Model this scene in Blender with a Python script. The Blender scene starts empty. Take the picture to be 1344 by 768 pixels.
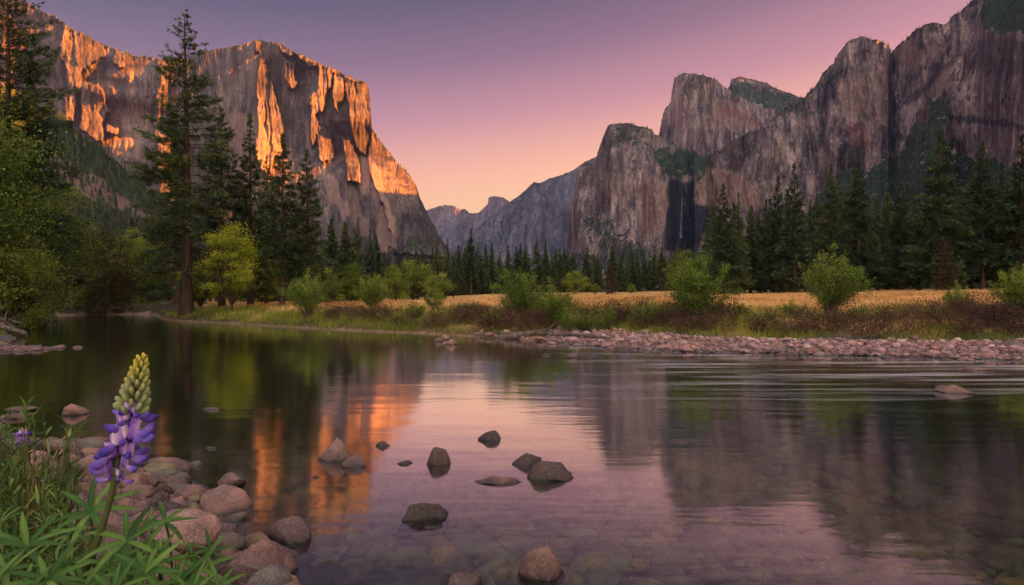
import bpy, math, random
import numpy as np
from mathutils import Vector
random.seed(7)
scene = bpy.context.scene
COL = scene.collection
F, CX, HY, CH = 821.0, 672.0, 389.0, 1.6      # focal length in photo pixels, principal column, horizon row, eye height

# ------------------------------------------------------------------ helpers
def _hash(ix, iy, iz, seed):
    h = (ix.astype(np.int64) * 374761393 + iy.astype(np.int64) * 668265263 + iz.astype(np.int64) * 2147483647 + seed * 1274126177) & 0xFFFFFFFF
    h = ((h ^ (h >> 13)) * 1274126177) & 0xFFFFFFFF
    h = ((h ^ (h >> 16)) * 2246822519) & 0xFFFFFFFF
    return ((h ^ (h >> 15)) & 0xFFFFFF) / float(0x7FFFFF) - 1.0

def noise(x, y, z=0.0, seed=0):
    x, y, z = np.broadcast_arrays(np.asarray(x, float), np.asarray(y, float), np.asarray(z, float))
    ix, iy, iz = np.floor(x).astype(int), np.floor(y).astype(int), np.floor(z).astype(int)
    fx, fy, fz = x - ix, y - iy, z - iz
    fx, fy, fz = fx*fx*(3-2*fx), fy*fy*(3-2*fy), fz*fz*(3-2*fz)
    r = 0
    for a in (0, 1):
        for b in (0, 1):
            for c in (0, 1):
                w = (fx if a else 1-fx) * (fy if b else 1-fy) * (fz if c else 1-fz)
                r = r + w * _hash(ix+a, iy+b, iz+c, seed)
    return r

def fbm(x, y, z=0.0, octs=4, seed=0, gain=0.5):
    r, a = 0, 1.0
    for k in range(octs):
        r = r + a * noise(x * 2**k, y * 2**k, z * 2**k, seed + k * 17)
        a *= gain
    return r

def tag(o, label=None, cat=None, group=None, kind=None):
    if label: o['label'] = label
    if cat: o['category'] = cat
    if group: o['group'] = group
    if kind: o['kind'] = kind
    return o

def mesh_data(name, V, faces, mat=None, attrs=None, smooth=True):
    V = np.asarray(V, np.float32)
    if not isinstance(faces, (list, tuple)): faces = [faces]
    faces = [np.asarray(f, np.int32) for f in faces if len(f)]
    me = bpy.data.meshes.new(name)
    me.vertices.add(len(V)); me.vertices.foreach_set('co', V.ravel())
    loops = np.concatenate([f.ravel() for f in faces])
    counts = np.concatenate([np.full(len(f), f.shape[1]) for f in faces])
    starts = np.concatenate([[0], np.cumsum(counts)[:-1]])
    me.loops.add(len(loops)); me.loops.foreach_set('vertex_index', loops)
    me.polygons.add(len(counts)); me.polygons.foreach_set('loop_start', starts.astype(np.int32))
    me.polygons.foreach_set('loop_total', counts.astype(np.int32))
    me.polygons.foreach_set('use_smooth', np.full(len(counts), smooth, dtype=bool))
    for k, a in (attrs or {}).items():
        at = me.attributes.new(k, 'FLOAT', 'POINT'); at.data.foreach_set('value', np.asarray(a, np.float32))
    if mat: me.materials.append(mat)
    me.update(calc_edges=True); me.validate()
    return me

def obj(name, me, parent=None, loc=None):
    o = bpy.data.objects.new(name, me); COL.objects.link(o)
    if parent: o.parent = parent
    if loc is not None: o.location = loc
    return o

def empty(name, loc=(0, 0, 0)):
    o = bpy.data.objects.new(name, None); COL.objects.link(o); o.location = loc
    o.empty_display_size = 0.2
    return o

def copy_tree(o, parent=None):
    c = o.copy(); COL.objects.link(c)
    if parent is not None: c.parent = parent
    for ch in list(o.children): copy_tree(ch, c)
    return c

class Geo:
    """collects verts, faces (tri and quad) and one float attribute"""
    def __init__(s): s.V, s.T, s.Q, s.A, s.n = [], [], [], [], 0
    def add(s, V, Fc, a=0.5):
        V = np.asarray(V, float).reshape(-1, 3); Fc = np.asarray(Fc, int)
        (s.T if Fc.shape[1] == 3 else s.Q).append(Fc + s.n)
        s.V.append(V); s.A.append(np.broadcast_to(np.asarray(a, float), (len(V),))); s.n += len(V)
    def mesh(s, name, mat, smooth=True):
        fs = ([np.concatenate(s.T)] if s.T else []) + ([np.concatenate(s.Q)] if s.Q else [])
        return mesh_data(name, np.concatenate(s.V), fs, mat, {'var': np.concatenate(s.A)}, smooth)

def tube(g, pts, rad, sides=6, a=0.5, cap=True):
    pts = np.asarray(pts, float); rad = np.broadcast_to(np.asarray(rad, float), (len(pts),))
    t = np.gradient(pts, axis=0); t /= np.linalg.norm(t, axis=1)[:, None] + 1e-9
    ref = np.array([0.0, 0, 1]) if abs(t[:, 2]).mean() < 0.8 else np.array([1.0, 0, 0])
    u = np.cross(t, ref); u /= np.linalg.norm(u, axis=1)[:, None] + 1e-9
    w = np.cross(t, u)
    ang = np.arange(sides) * 2 * np.pi / sides
    V = pts[:, None] + rad[:, None, None] * (np.cos(ang)[None, :, None] * u[:, None] + np.sin(ang)[None, :, None] * w[:, None])
    n = len(pts); i = np.arange(n-1)[:, None] * sides; j = np.arange(sides)[None]; k = (j + 1) % sides
    Q = np.stack([i + j, i + k, i + sides + k, i + sides + j], -1).reshape(-1, 4)
    g.add(V.reshape(-1, 3), Q, a)

def cards(g, c, d, L, w, a, rng, tri=False):
    """many small leaves: centre c, direction d, length L, width w"""
    n = len(c); d = d / (np.linalg.norm(d, axis=1)[:, None] + 1e-9)
    r = rng.normal(size=(n, 3)); s = np.cross(d, r); s /= np.linalg.norm(s, axis=1)[:, None] + 1e-9
    L = np.broadcast_to(L, (n,))[:, None]; w = np.broadcast_to(w, (n,))[:, None]
    a = np.broadcast_to(a, (n,))
    if tri:
        V = np.stack([c - s*w/2, c + s*w/2, c + d*L], 1)
        g.add(V.reshape(-1, 3), np.arange(n*3).reshape(-1, 3), np.repeat(a, 3))
    else:
        V = np.stack([c, c + d*L*.45 + s*w/2, c + d*L, c + d*L*.45 - s*w/2], 1)
        g.add(V.reshape(-1, 3), np.arange(n*4).reshape(-1, 4), np.repeat(a, 4))

# ------------------------------------------------------------------ node helper
def new_mat(name):
    m = bpy.data.materials.new(name); m.use_nodes = True
    m.node_tree.nodes.clear(); return m, m.node_tree
def nd(nt, typ, ins=None, **kw):
    n = nt.nodes.new(typ)
    for k, v in kw.items(): setattr(n, k, v)
    for k, v in (ins or {}).items():
        if isinstance(v, bpy.types.NodeSocket): nt.links.new(v, n.inputs[k])
        else: n.inputs[k].default_value = v
    return n
def c4(c): return (c[0], c[1], c[2], 1.0)
def ramp(nt, fac, stops, interp='LINEAR'):
    r = nd(nt, 'ShaderNodeValToRGB', {'Fac': fac}); cr = r.color_ramp; cr.interpolation = interp
    while len(cr.elements) < len(stops): cr.elements.new(0.5)
    for e, (p, c) in zip(cr.elements, stops): e.position = p; e.color = c4(c) if isinstance(c, (tuple, list)) else (c, c, c, 1)
    return r.outputs['Color']
def mixc(nt, fac, a, b, mode='MIX'):
    m = nt.nodes.new('ShaderNodeMix'); m.data_type = 'RGBA'; m.blend_type = mode
    for sock, v in ((m.inputs[0], fac), (m.inputs[6], a), (m.inputs[7], b)):
        if isinstance(v, bpy.types.NodeSocket): nt.links.new(v, sock)
        else: sock.default_value = c4(v) if isinstance(v, (tuple, list)) else v
    return m.outputs[2]
def math_(nt, op, a, b=0.0, c=0.0, clamp=False):
    m = nd(nt, 'ShaderNodeMath', {0: a, 1: b, 2: c}, operation=op); m.use_clamp = clamp
    return m.outputs[0]
def mapr(nt, v, a, b, c=0.0, d=1.0):
    return nd(nt, 'ShaderNodeMapRange', {'Value': v, 'From Min': a, 'From Max': b, 'To Min': c, 'To Max': d}).outputs[0]
def wpos(nt, scale=(1, 1, 1)):
    gpos = nd(nt, 'ShaderNodeNewGeometry')
    return nd(nt, 'ShaderNodeMapping', {'Vector': gpos.outputs['Position'], 'Scale': scale}).outputs[0]
def opos(nt, scale=(1, 1, 1)):
    t = nd(nt, 'ShaderNodeTexCoord')
    return nd(nt, 'ShaderNodeMapping', {'Vector': t.outputs['Object'], 'Scale': scale}).outputs[0]
def noi(nt, vec, scale, detail=4, rough=0.55):
    return nd(nt, 'ShaderNodeTexNoise', {'Vector': vec, 'Scale': scale, 'Detail': detail, 'Roughness': rough}).outputs['Fac']
def attr(nt, name): return nd(nt, 'ShaderNodeAttribute', attribute_name=name).outputs['Fac']
def out(nt, sh): nd(nt, 'ShaderNodeOutputMaterial', {'Surface': sh})
def principled(nt, col, rough=0.8, bump=None, bdist=0.1, bstr=1.0, spec=0.3):
    p = nd(nt, 'ShaderNodeBsdfPrincipled', {'Base Color': col, 'Roughness': rough, 'Specular IOR Level': spec})
    if bump is not None:
        b = nd(nt, 'ShaderNodeBump', {'Height': bump, 'Distance': bdist, 'Strength': bstr})
        nt.links.new(b.outputs[0], p.inputs['Normal'])
    return p.outputs[0]

# ------------------------------------------------------------------ materials
def mat_cliff(name, scale=1.0, base=((.10, .075, .072), (.26, .185, .165), (.40, .29, .25)), vegc=((.014, .022, .010), (.06, .07, .022))):
    m, nt = new_mat(name)
    st = noi(nt, wpos(nt, (1, 1, .2)), .022/scale, 8, .62)           # vertical staining
    st2 = noi(nt, wpos(nt, (1, 1, .12)), .09/scale, 6, .68)
    pa = noi(nt, wpos(nt), .006/scale, 6, .6)
    fi = noi(nt, wpos(nt, (1, 1, .5)), .12/scale, 9, .75)
    v = math_(nt, 'ADD', math_(nt, 'MULTIPLY', st, .5), math_(nt, 'MULTIPLY', fi, .45))
    v = math_(nt, 'ADD', v, math_(nt, 'MULTIPLY', pa, .20))
    col = ramp(nt, v, [(.47, base[0]), (.565, base[1]), (.67, base[2])])
    pale = mapr(nt, noi(nt, wpos(nt, (1, 1, .22)), .05/scale, 6, .7), .56, .68)
    col = mixc(nt, math_(nt, 'MULTIPLY', pale, .5), col, base[2])
    rust = mapr(nt, noi(nt, wpos(nt, (1, 1, .3)), .009/scale, 5, .6), .52, .68)
    col = mixc(nt, math_(nt, 'MULTIPLY', rust, .4), col, (.17, .095, .06))
    dk = mapr(nt, st2, .52, .64)
    col = mixc(nt, math_(nt, 'MULTIPLY', dk, .65), col, (.025, .022, .03))
    zone = mapr(nt, noi(nt, wpos(nt, (1, 1, .55)), .0042/scale, 5, .62), .38, .62, .50, 1.22)  # broad random tone, standing in for gullies and shadows
    col = mixc(nt, 1.0, col, nd(nt, 'ShaderNodeCombineXYZ', {0: zone, 1: zone, 2: zone}).outputs[0], 'MULTIPLY')
    tint = attr(nt, 'tint')                                            # fresh pale rock scars
    col = mixc(nt, math_(nt, 'MULTIPLY', tint, mapr(nt, fi, .3, .6, .4, 1)), col, (.34, .22, .185))
    col = mixc(nt, math_(nt, 'MULTIPLY', attr(nt, 'wet'), .85), col, (.014, .017, .028))  # wet gully rock; elsewhere shade painted along ledges, cracks and recesses
    red = attr(nt, 'red')
    col = mixc(nt, math_(nt, 'MULTIPLY', red, mapr(nt, fi, .35, .65, 0, .6)), col, (.30, .07, .04))
    vg = attr(nt, 'veg')
    vn = noi(nt, wpos(nt), .05/scale, 6, .65)
    vm = mapr(nt, math_(nt, 'ADD', math_(nt, 'MULTIPLY', vg, .74), math_(nt, 'MULTIPLY', math_(nt, 'SUBTRACT', vn, .5), 2.3)), .40, .58)
    vcol = mixc(nt, mapr(nt, noi(nt, wpos(nt), .11/scale, 4), .35, .65), vegc[0], vegc[1])
    col = mixc(nt, vm, col, vcol)
    b = math_(nt, 'ADD', math_(nt, 'MULTIPLY', fi, 1.0), math_(nt, 'MULTIPLY', st2, .7))
    out(nt, principled(nt, col, .9, b, 10.0*scale, .6, .1))
    return m

def mat_foliage(name, dark, mid, light, transl=.3, hue=.12):
    m, nt = new_mat(name)
    v = attr(nt, 'var'); r = nd(nt, 'ShaderNodeObjectInfo').outputs['Random']
    v2 = math_(nt, 'ADD', v, mapr(nt, r, 0, 1, -hue, hue))
    col = ramp(nt, v2, [(.1, dark), (.5, mid), (.95, light)])
    d = principled(nt, col, .6, spec=.25)
    t = nd(nt, 'ShaderNodeBsdfTranslucent', {'Color': col}).outputs[0]
    out(nt, nd(nt, 'ShaderNodeMixShader', {0: transl, 1: d, 2: t}).outputs[0])
    return m

def mat_bark(name, a=(.035, .022, .016), b=(.10, .06, .04), sc=6):
    m, nt = new_mat(name)
    n = noi(nt, opos(nt, (1, 1, .18)), sc, 6, .7)
    col = ramp(nt, n, [(.35, a), (.65, b)])
    out(nt, principled(nt, col, .9, n, .05, .9, .2))
    return m

def mat_rock(name, cols, dark=.35):
    """granite: speckled, with a damp dark band where it meets the water"""
    m, nt = new_mat(name)
    r = nd(nt, 'ShaderNodeObjectInfo').outputs['Random']
    v = attr(nt, 'var')
    sel = math_(nt, 'FRACT', math_(nt, 'ADD', math_(nt, 'MULTIPLY', r, 1.0), v))
    col = ramp(nt, sel, [(i/(len(cols)-1)*.98, c) for i, c in enumerate(cols)])
    big = noi(nt, wpos(nt), 5.0, 6, .65)
    col = mixc(nt, mapr(nt, big, .38, .62), mixc(nt, .62, col, (.03, .025, .025)), col)
    sp = noi(nt, wpos(nt), 110, 3, .7)
    col = mixc(nt, mapr(nt, sp, .52, .62), col, mixc(nt, .6, col, (.02, .015, .015)))
    col = mixc(nt, mapr(nt, noi(nt, wpos(nt), 150, 2, .6), .58, .66, 0, .7), col, (.55, .45, .40))
    z = nd(nt, 'ShaderNodeSeparateXYZ', {0: nd(nt, 'ShaderNodeNewGeometry').outputs['Position']}).outputs[2]
    zz = math_(nt, 'ADD', z, math_(nt, 'MULTIPLY', noi(nt, wpos(nt), 14, 3), -.05))
    wet = mapr(nt, zz, .012, -.018)
    damp = mapr(nt, zz, .16, .02)
    wet = math_(nt, 'MULTIPLY', wet, mapr(nt, z, -.10, -.03))
    col = mixc(nt, math_(nt, 'MULTIPLY', wet, .8), col, (.012, .010, .010))
    col = mixc(nt, math_(nt, 'MULTIPLY', damp, math_(nt, 'MULTIPLY', mapr(nt, z, -.10, -.03), .42)), col, (.030, .020, .022))
    bh = math_(nt, 'ADD', math_(nt, 'MULTIPLY', big, .6), math_(nt, 'MULTIPLY', noi(nt, wpos(nt), 40, 6, .7), .35))
    rough = mapr(nt, wet, 0, 1, .75, .25)
    out(nt, principled(nt, col, rough, bh, .035, .8, .35))
    return m

M = {}
M['cliff'] = mat_cliff('granite_cliff', base=((.026, .025, .032), (.080, .066, .074), (.21, .165, .155)))
M['cliff_right'] = mat_cliff('granite_cliff_shaded', .8, base=((.032, .028, .038), (.175, .135, .142), (.50, .37, .335)), vegc=((.012, .026, .018), (.042, .062, .032)))  # grey-pink rock tone of the right-hand cliffs
M['far'] = mat_cliff('far_granite', 2.2, base=((.06, .066, .09), (.135, .137, .18), (.27, .24, .28)))  # blue haze of distance put into the base colours
M['pine'] = mat_foliage('pine_needles', (.016, .030, .013), (.058, .088, .030), (.16, .19, .055), .15)
M['fir'] = mat_foliage('fir_needles', (.018, .034, .018), (.058, .090, .038), (.15, .18, .062), .15, .22)
M['far_fir'] = mat_foliage('distant_conifers', (.010, .026, .016), (.030, .058, .030), (.065, .092, .040), .12)
M['broad'] = mat_foliage('oak_leaves', (0.039, 0.072, 0.012), (0.163, 0.221, 0.034), (0.390, 0.429, 0.065), .4)
M['yellow'] = mat_foliage('maple_leaves', (.12, .16, .012), (.34, .38, .03), (.58, .56, .06), .45)
M['willow'] = mat_foliage('willow_leaves', (.065, .11, .014), (.23, .33, .04), (.46, .55, .09), .45)
M['brush'] = mat_foliage('dry_brush', (.030, .013, .012), (.085, .042, .032), (.19, .105, .055), .2)
M['gold'] = mat_foliage('meadow_grass', (.30, .15, .04), (.70, .39, .14), (.88, .62, .31), .3)
M['green'] = mat_foliage('bank_grass', (0.052, 0.075, 0.011), (0.172, 0.218, 0.028), (0.391, 0.391, 0.069), .3)
M['herb'] = mat_foliage('herb_leaves', (.030, .065, .015), (.085, .16, .035), (.24, .34, .08), .3)
M['straw'] = mat_foliage('dry_stalks', (.08, .04, .02), (.22, .13, .06), (.42, .30, .14), .2)
M['bark'] = mat_bark('pine_bark')
M['twig'] = mat_bark('willow_bark', (.05, .035, .025), (.14, .10, .07), 12)
M['drift'] = mat_bark('driftwood', (.05, .035, .03), (.20, .15, .13), 8)
M['rock'] = mat_rock('river_granite', [(.40, .19, .155), (.22, .135, .13), (.52, .28, .22), (.19, .11, .11), (.44, .23, .16)])
M['rock_dark'] = mat_rock('dark_river_rock', [(.105, .056, .050), (.085, .050, .048), (.14, .070, .05), (.105, .056, .05)])
M['cobble'] = mat_rock('gravel_cobbles', [(.58, .28, .25), (.24, .13, .13), (.74, .42, .37), (.38, .16, .13), (.13, .085, .09), (.80, .55, .48), (.58, .28, .25)])
M['bed'] = mat_rock('riverbed_stones', [(.44, .35, .17), (.15, .15, .13), (.58, .36, .12), (.20, .21, .17), (.38, .23, .16), (.27, .30, .19), (.44, .35, .17)])

# ------------------------------------------------------------------ camera, sun, sky
cam = bpy.data.cameras.new('camera'); cam.lens = 36*F/1344; cam.sensor_width = 36
cam.shift_y = (HY - 384)/1344; cam.clip_start = .05; cam.clip_end = 60000
co = obj('camera', cam, loc=(0, 0, CH)); co.rotation_euler = (math.radians(90), 0, 0)
scene.camera = co

SUN_EL, SUN_AZ = math.radians(13.2), math.atan2(.9, -.43)          # azimuth from +y towards +x
sd = Vector((math.sin(SUN_AZ)*math.cos(SUN_EL), math.cos(SUN_AZ)*math.cos(SUN_EL), math.sin(SUN_EL)))
sun = bpy.data.lights.new('sun', 'SUN'); sun.energy = 5.0; sun.angle = math.radians(.5); sun.color = (1, .265, .0)
so = obj('sun', sun, loc=(300, -300, 900)); so.rotation_euler = sd.to_track_quat('Z', 'Y').to_euler()

EXPO = 3.4
scene.view_settings.view_transform = 'Standard'; scene.view_settings.look = 'None'
scene.view_settings.exposure = EXPO; scene.view_settings.gamma = 1; scene.view_settings.use_curve_mapping = False
w = bpy.data.worlds.new('World'); scene.world = w; w.use_nodes = True
nt = w.node_tree; nt.nodes.clear()
tc = nd(nt, 'ShaderNodeTexCoord'); sx = nd(nt, 'ShaderNodeSeparateXYZ', {0: tc.outputs['Generated']})
X, Y, Z = sx.outputs
def lin(r, g, b):
    k = 2**(-EXPO); f = lambda v: ((v/255+.055)/1.055)**2.4 if v > 10 else v/255/12.92
    return (f(r)*k, f(g)*k, f(b)*k)
e = math_(nt, 'SUBTRACT', Z, math_(nt, 'MULTIPLY', X, .12))
sky = ramp(nt, e, [(0, lin(290, 240, 165)), (.13, lin(300, 232, 160)), (.20, lin(276, 194, 154)), (.28, lin(208, 138, 150)),
                   (.36, lin(138, 94, 122)), (.44, lin(76, 60, 90)), (.56, lin(100, 84, 120)), (.78, lin(232, 214, 222)), (1, lin(250, 236, 236))])
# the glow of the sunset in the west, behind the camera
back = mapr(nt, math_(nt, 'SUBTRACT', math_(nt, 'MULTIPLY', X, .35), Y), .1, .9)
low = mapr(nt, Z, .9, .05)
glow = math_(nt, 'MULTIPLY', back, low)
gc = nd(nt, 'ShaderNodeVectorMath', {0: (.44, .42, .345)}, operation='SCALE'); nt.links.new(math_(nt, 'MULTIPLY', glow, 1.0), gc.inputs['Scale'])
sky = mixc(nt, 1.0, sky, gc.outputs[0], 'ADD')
ns = nd(nt, 'ShaderNodeTexSky', sky_type='NISHITA'); ns.sun_disc = False; ns.sun_elevation = SUN_EL; ns.sun_rotation = SUN_AZ
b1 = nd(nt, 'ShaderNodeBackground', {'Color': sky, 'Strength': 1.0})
b2 = nd(nt, 'ShaderNodeBackground', {'Color': ns.outputs[0], 'Strength': .003})
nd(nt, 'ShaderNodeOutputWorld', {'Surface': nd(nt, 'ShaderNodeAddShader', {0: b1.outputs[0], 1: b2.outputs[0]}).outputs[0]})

cy = scene.cycles
cy.use_denoising = True
try: cy.denoiser = 'OPENIMAGEDENOISE'; cy.denoising_input_passes = 'RGB_ALBEDO_NORMAL'
except Exception: pass
cy.use_adaptive_sampling = True; cy.adaptive_threshold = .015
cy.max_bounces = 6; cy.diffuse_bounces = 2; cy.glossy_bounces = 3; cy.transmission_bounces = 3; cy.transparent_max_bounces = 8; cy.volume_bounces = 0
cy.caustics_reflective = False; cy.caustics_refractive = False
cy.sample_clamp_indirect = 4

# ------------------------------------------------------------------ mountains
def pt(px, py, D):
    px, py, D = np.broadcast_arrays(np.asarray(px, float), np.asarray(py, float), np.asarray(D, float))
    return np.stack([(px-CX)/F*D, D, CH + (HY-py)/F*D], -1)

def inpoly(px, py, poly):
    r = np.zeros(px.shape, bool); n = len(poly)
    for i in range(n):
        x1, y1 = poly[i]; x2, y2 = poly[(i+1) % n]
        if y1 == y2: continue
        c = ((y1 > py) != (y2 > py)) & (px < (x2-x1)*(py-y1)/(y2-y1) + x1)
        r ^= c
    return r
def blur(a, n, axis):
    k = np.ones(2*n+1)/(2*n+1)
    return np.apply_along_axis(lambda v: np.convolve(np.pad(v, n, mode='edge'), k, 'valid'), axis, a)
def mask(PX, PY, polys, soft=1, wob=3.0, seed=5):
    m = np.zeros(PX.shape)
    wx = wob*1.3*fbm(PX/9, PY/34, seed=seed, octs=4, gain=.6); wy = wob*fbm(PX/14, PY/14, seed=seed+9, octs=3)
    for p in polys:
        v, p = p if isinstance(p[1], list) else (1.0, p)
        m = np.maximum(m, v*inpoly(PX+wx, PY+wy, p))
    if soft: m = blur(blur(m, soft, 0), soft, 1)
    return m

RELIEF = {}
def relief(name, top, Dp, mat, base=402.0, dx=.9, dy=1.0, ribs=(30, 22, 10), fine=6, lean=.35, facing=0.0, jag=1.5,
           lit=(), litk=3.2, unlit=0.0, veg=(), tint=(), red=(), wet=(), toe=3.0, back=700, vegtop=5, seed=1, anchor_right=False):
    x0, x1 = top[0][0], top[-1][0]
    n = int((x1-x0)/dx)+1
    px = np.linspace(x0, x1, n)
    T = np.interp(px, [t[0] for t in top], [t[1] for t in top])
    T = T + jag*fbm(px/9, 0*px, seed=seed, octs=4, gain=.6)
    T = np.minimum(T, base-2)
    m_ = int((base-T.min())/dy)+1
    v = np.linspace(0, 1, m_)[:, None]
    PX = np.broadcast_to(px[None], (m_, n)); PY = T[None] + (base-T[None])*v
    D = np.interp(px, [d[0] for d in Dp], [d[1] for d in Dp])[None] * np.ones_like(PX)
    mppx = D/F
    D = D - lean*(PY-(60 if lit else T[None]))*mppx
    L = 0*PX
    if lit:      # worked out on a square grid, then read at the sheared rows of the mesh
        gy = np.arange(T.min(), base+1, 1.0); GX, GY = np.meshgrid(px, gy)
        LG = mask(GX, GY, lit, 1, 3)
        SG = np.clip((-.6-fbm(GX/4.5+fbm(GX/30, GY/30, seed=71), GY/70, seed=70, octs=2))*4, 0, 1)*np.clip(LG, 0, 1)
        EG = blur(np.cumsum(litk*np.clip(LG, 0, 1)*(px[1]-px[0]), axis=1), 8, 0)
        q = np.clip(PY-T.min(), 0, len(gy)-1.001); qi = q.astype(int); qf = q-qi; cj = np.broadcast_to(np.arange(n)[None], PX.shape)
        smp = lambda A_: A_[qi, cj]*(1-qf)+A_[qi+1, cj]*qf
        L, slit, E = smp(LG), smp(SG), smp(EG)
    Vg = mask(PX, PY, veg, 3, 9, 11) if veg else 0*PX
    if lit or unlit:
        # pilasters catch the low sun, the bays between them are set back
        s_ = sd.y/sd.x; d = Dp[0][1]; ds = []
        for x in px:
            ds.append(d); d += s_*d/F/(1 - s_*(x-CX)/F)*(px[1]-px[0])
        ds = np.array(ds); ds += Dp[0][1] - np.interp(Dp[0][0], px, ds)
        D = D + 13*slit
        if anchor_right: E = E - E[:, -1:] - 25
        D = D - np.interp(px, [d[0] for d in Dp], [d[1] for d in Dp])[None] + ds[None] + E + unlit*(1-np.clip(L*1.3, 0, 1))
    # vegetated aprons lean out towards the valley
    D = D - np.cumsum(Vg*(base-T[None])/m_, axis=0)*toe
    a, fx, fy = ribs
    warp = 3*fbm(PX/40, PY/60, seed=seed+3)
    r = 1-np.abs(fbm(PX/fx + warp*.12, PY/(fx*fy/2), seed=seed+5, octs=5, gain=.55))
    big = fbm(PX/(fx*2.6), PY/(fx*5), seed=seed+6, octs=3)
    rough = fbm(PX/4, PY/20, seed=seed+8, octs=5, gain=.62)
    ledge = np.abs(noise(PX/50, PY/9+fbm(PX/30, PY/40, seed=seed+31), seed=seed+30))
    D = D - a*(r-.6)*mppx/3*(1-.5*Vg) - a*.8*big*mppx/3 + fine*rough*mppx/3 + fine*.5*ledge*mppx/3
    D = np.maximum(D, .55*np.interp(px, [d[0] for d in Dp], [d[1] for d in Dp])[None])
    co_ = pt(PX, PY, D)
    # over the top and down the far side
    extra = []
    for k, (dd, dz) in enumerate(((.12, -.01), (.4, -.06), (1, -.55))):
        c = co_[0].copy(); c[:, :2] *= (1 + dd*back/np.maximum(D[0], 1))[:, None]; c[:, 2] = c[:, 2]*(1+dz); extra.insert(0, c)
    allv = np.concatenate([np.array(extra), co_], 0)
    top_v = np.clip(1-(PY-T[None])/vegtop, 0, 1)*.75 if vegtop else 0*PX
    VA = np.clip(np.maximum(Vg, top_v), 0, 1)
    pad = lambda q: np.concatenate([np.repeat(q[:1], 3, 0), q], 0).ravel()
    TI = mask(PX, PY, tint, 2, 4, 21) if tint else 0*PX
    RE = mask(PX, PY, red, 2, 4, 27) if red else 0*PX
    WE = mask(PX, PY, wet, 2, 3, 29) if wet else 0*PX
    R_, C_ = allv.shape[:2]
    i = np.arange(R_-1)[:, None]*C_; j = np.arange(C_-1)[None]
    Q = np.stack([i+j, i+C_+j, i+C_+j+1, i+j+1], -1).reshape(-1, 4)
    me = mesh_data(name, allv.reshape(-1, 3), Q, mat, {'veg': pad(VA), 'tint': pad(TI), 'red': pad(RE), 'wet': pad(WE)})
    o = tag(obj(name, me), kind='structure')
    RELIEF.setdefault(name, []).append((co_, VA, PX, PY, T))
    return o

UN = 60
relief('cliff', [(-320, -60), (-60, -40), (0, -8), (40, 5), (70, 22), (95, 38), (120, 50), (150, 65), (175, 72), (200, 76), (240, 78), (290, 80), (340, 120)],
       [(225, 2650), (300, 2500)], M['cliff'], lean=.12, anchor_right=True, unlit=100, litk=2.4, ribs=(9, 16, 9), vegtop=9, seed=3,
       lit=[[(82, 26), (100, 38), (128, 55), (136, 75), (118, 84), (108, 95), (112, 110), (138, 122), (144, 145), (136, 165), (136, 190), (126, 186), (108, 166), (106, 120), (98, 112), (97, 160), (86, 155), (87, 92), (80, 60)],
            [(0, 20), (22, 30), (22, 105), (0, 118)],
            [(150, 66), (164, 76), (158, 90), (148, 80)], [(142, 165), (152, 165), (150, 178), (142, 176)], [(206, 76), (222, 78), (224, 300), (206, 300)], [(100, 92), (108, 85), (108, 118), (100, 112)]],  # the tall right-hand strip is an added pilaster that shades the bay
       tint=[(.35, [(140, 130), (200, 150), (190, 215), (140, 200)])])
relief('cliff', [(225, 92), (245, 82), (262, 70), (285, 65), (310, 59), (330, 54), (348, 53), (365, 57), (385, 66), (405, 76), (425, 85), (450, 97), (468, 104), (480, 108), (484, 116), (486, 135),
                 (488, 168), (500, 186), (514, 205), (525, 217), (538, 231), (546, 244), (552, 262), (562, 283), (574, 305), (590, 330), (604, 350), (616, 385)],
       [(225, 2620), (616, 2500)], M['cliff'], dx=.7, lean=.12, unlit=UN, litk=2.8, ribs=(8, 14, 12), fine=3.5, vegtop=2.5, seed=8,
       lit=[[(335, 57), (343, 57), (342, 68), (336, 66)],
            [(341, 76), (347, 78), (350, 100), (357, 116), (363, 136), (368, 150), (372, 178), (366, 200), (358, 215), (352, 232), (342, 222), (334, 185), (336, 150), (338, 110)],
            [(368, 58), (400, 74), (440, 93), (442, 100), (412, 88), (370, 66)],
            [(417, 86), (436, 95), (432, 120), (424, 140), (415, 152), (421, 165), (437, 178), (437, 205), (425, 216), (416, 208), (418, 176), (411, 192), (406, 180), (405, 130), (416, 118)],
            [(448, 100), (480, 110), (484, 135), (484, 170), (478, 205), (467, 195), (458, 175), (462, 140), (452, 120)],
            [(445, 180), (458, 184), (472, 215), (474, 240), (460, 236), (450, 210)], [(376, 78), (384, 84), (388, 112), (380, 120), (376, 100)], [(438, 100), (448, 104), (450, 130), (444, 150), (438, 126)],
            [(486, 165), (500, 186), (516, 206), (534, 228), (545, 240), (556, 270), (575, 305), (585, 335), (520, 335), (500, 258), (490, 240), (484, 215)]],
       tint=[(.7, [(424, 222), (436, 228), (460, 275), (452, 290), (430, 250)]), (.8, [(478, 205), (497, 215), (510, 270), (520, 325), (495, 330), (490, 270), (470, 240)]),
             (.45, [(300, 150), (335, 150), (380, 200), (420, 300), (360, 300), (300, 230)]), (.5, [(456, 240), (474, 262), (486, 310), (466, 306)])],
       veg=[(.42, [(530, 270), (560, 280), (580, 320), (610, 345), (610, 400), (560, 400), (548, 335), (530, 318)]), (.7, [(505, 318), (550, 312), (556, 330), (510, 330)])])
relief('mountain', [(540, 284), (556, 277), (575, 271), (585, 268), (597, 271), (604, 276), (610, 274), (616, 279), (630, 279), (680, 300), (720, 330)],
       [(540, 10500), (720, 8300)], M['far'], dx=.6, ribs=(14, 10, 3), fine=5, lean=.8, jag=.7, vegtop=0, seed=12, back=3000)
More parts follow.
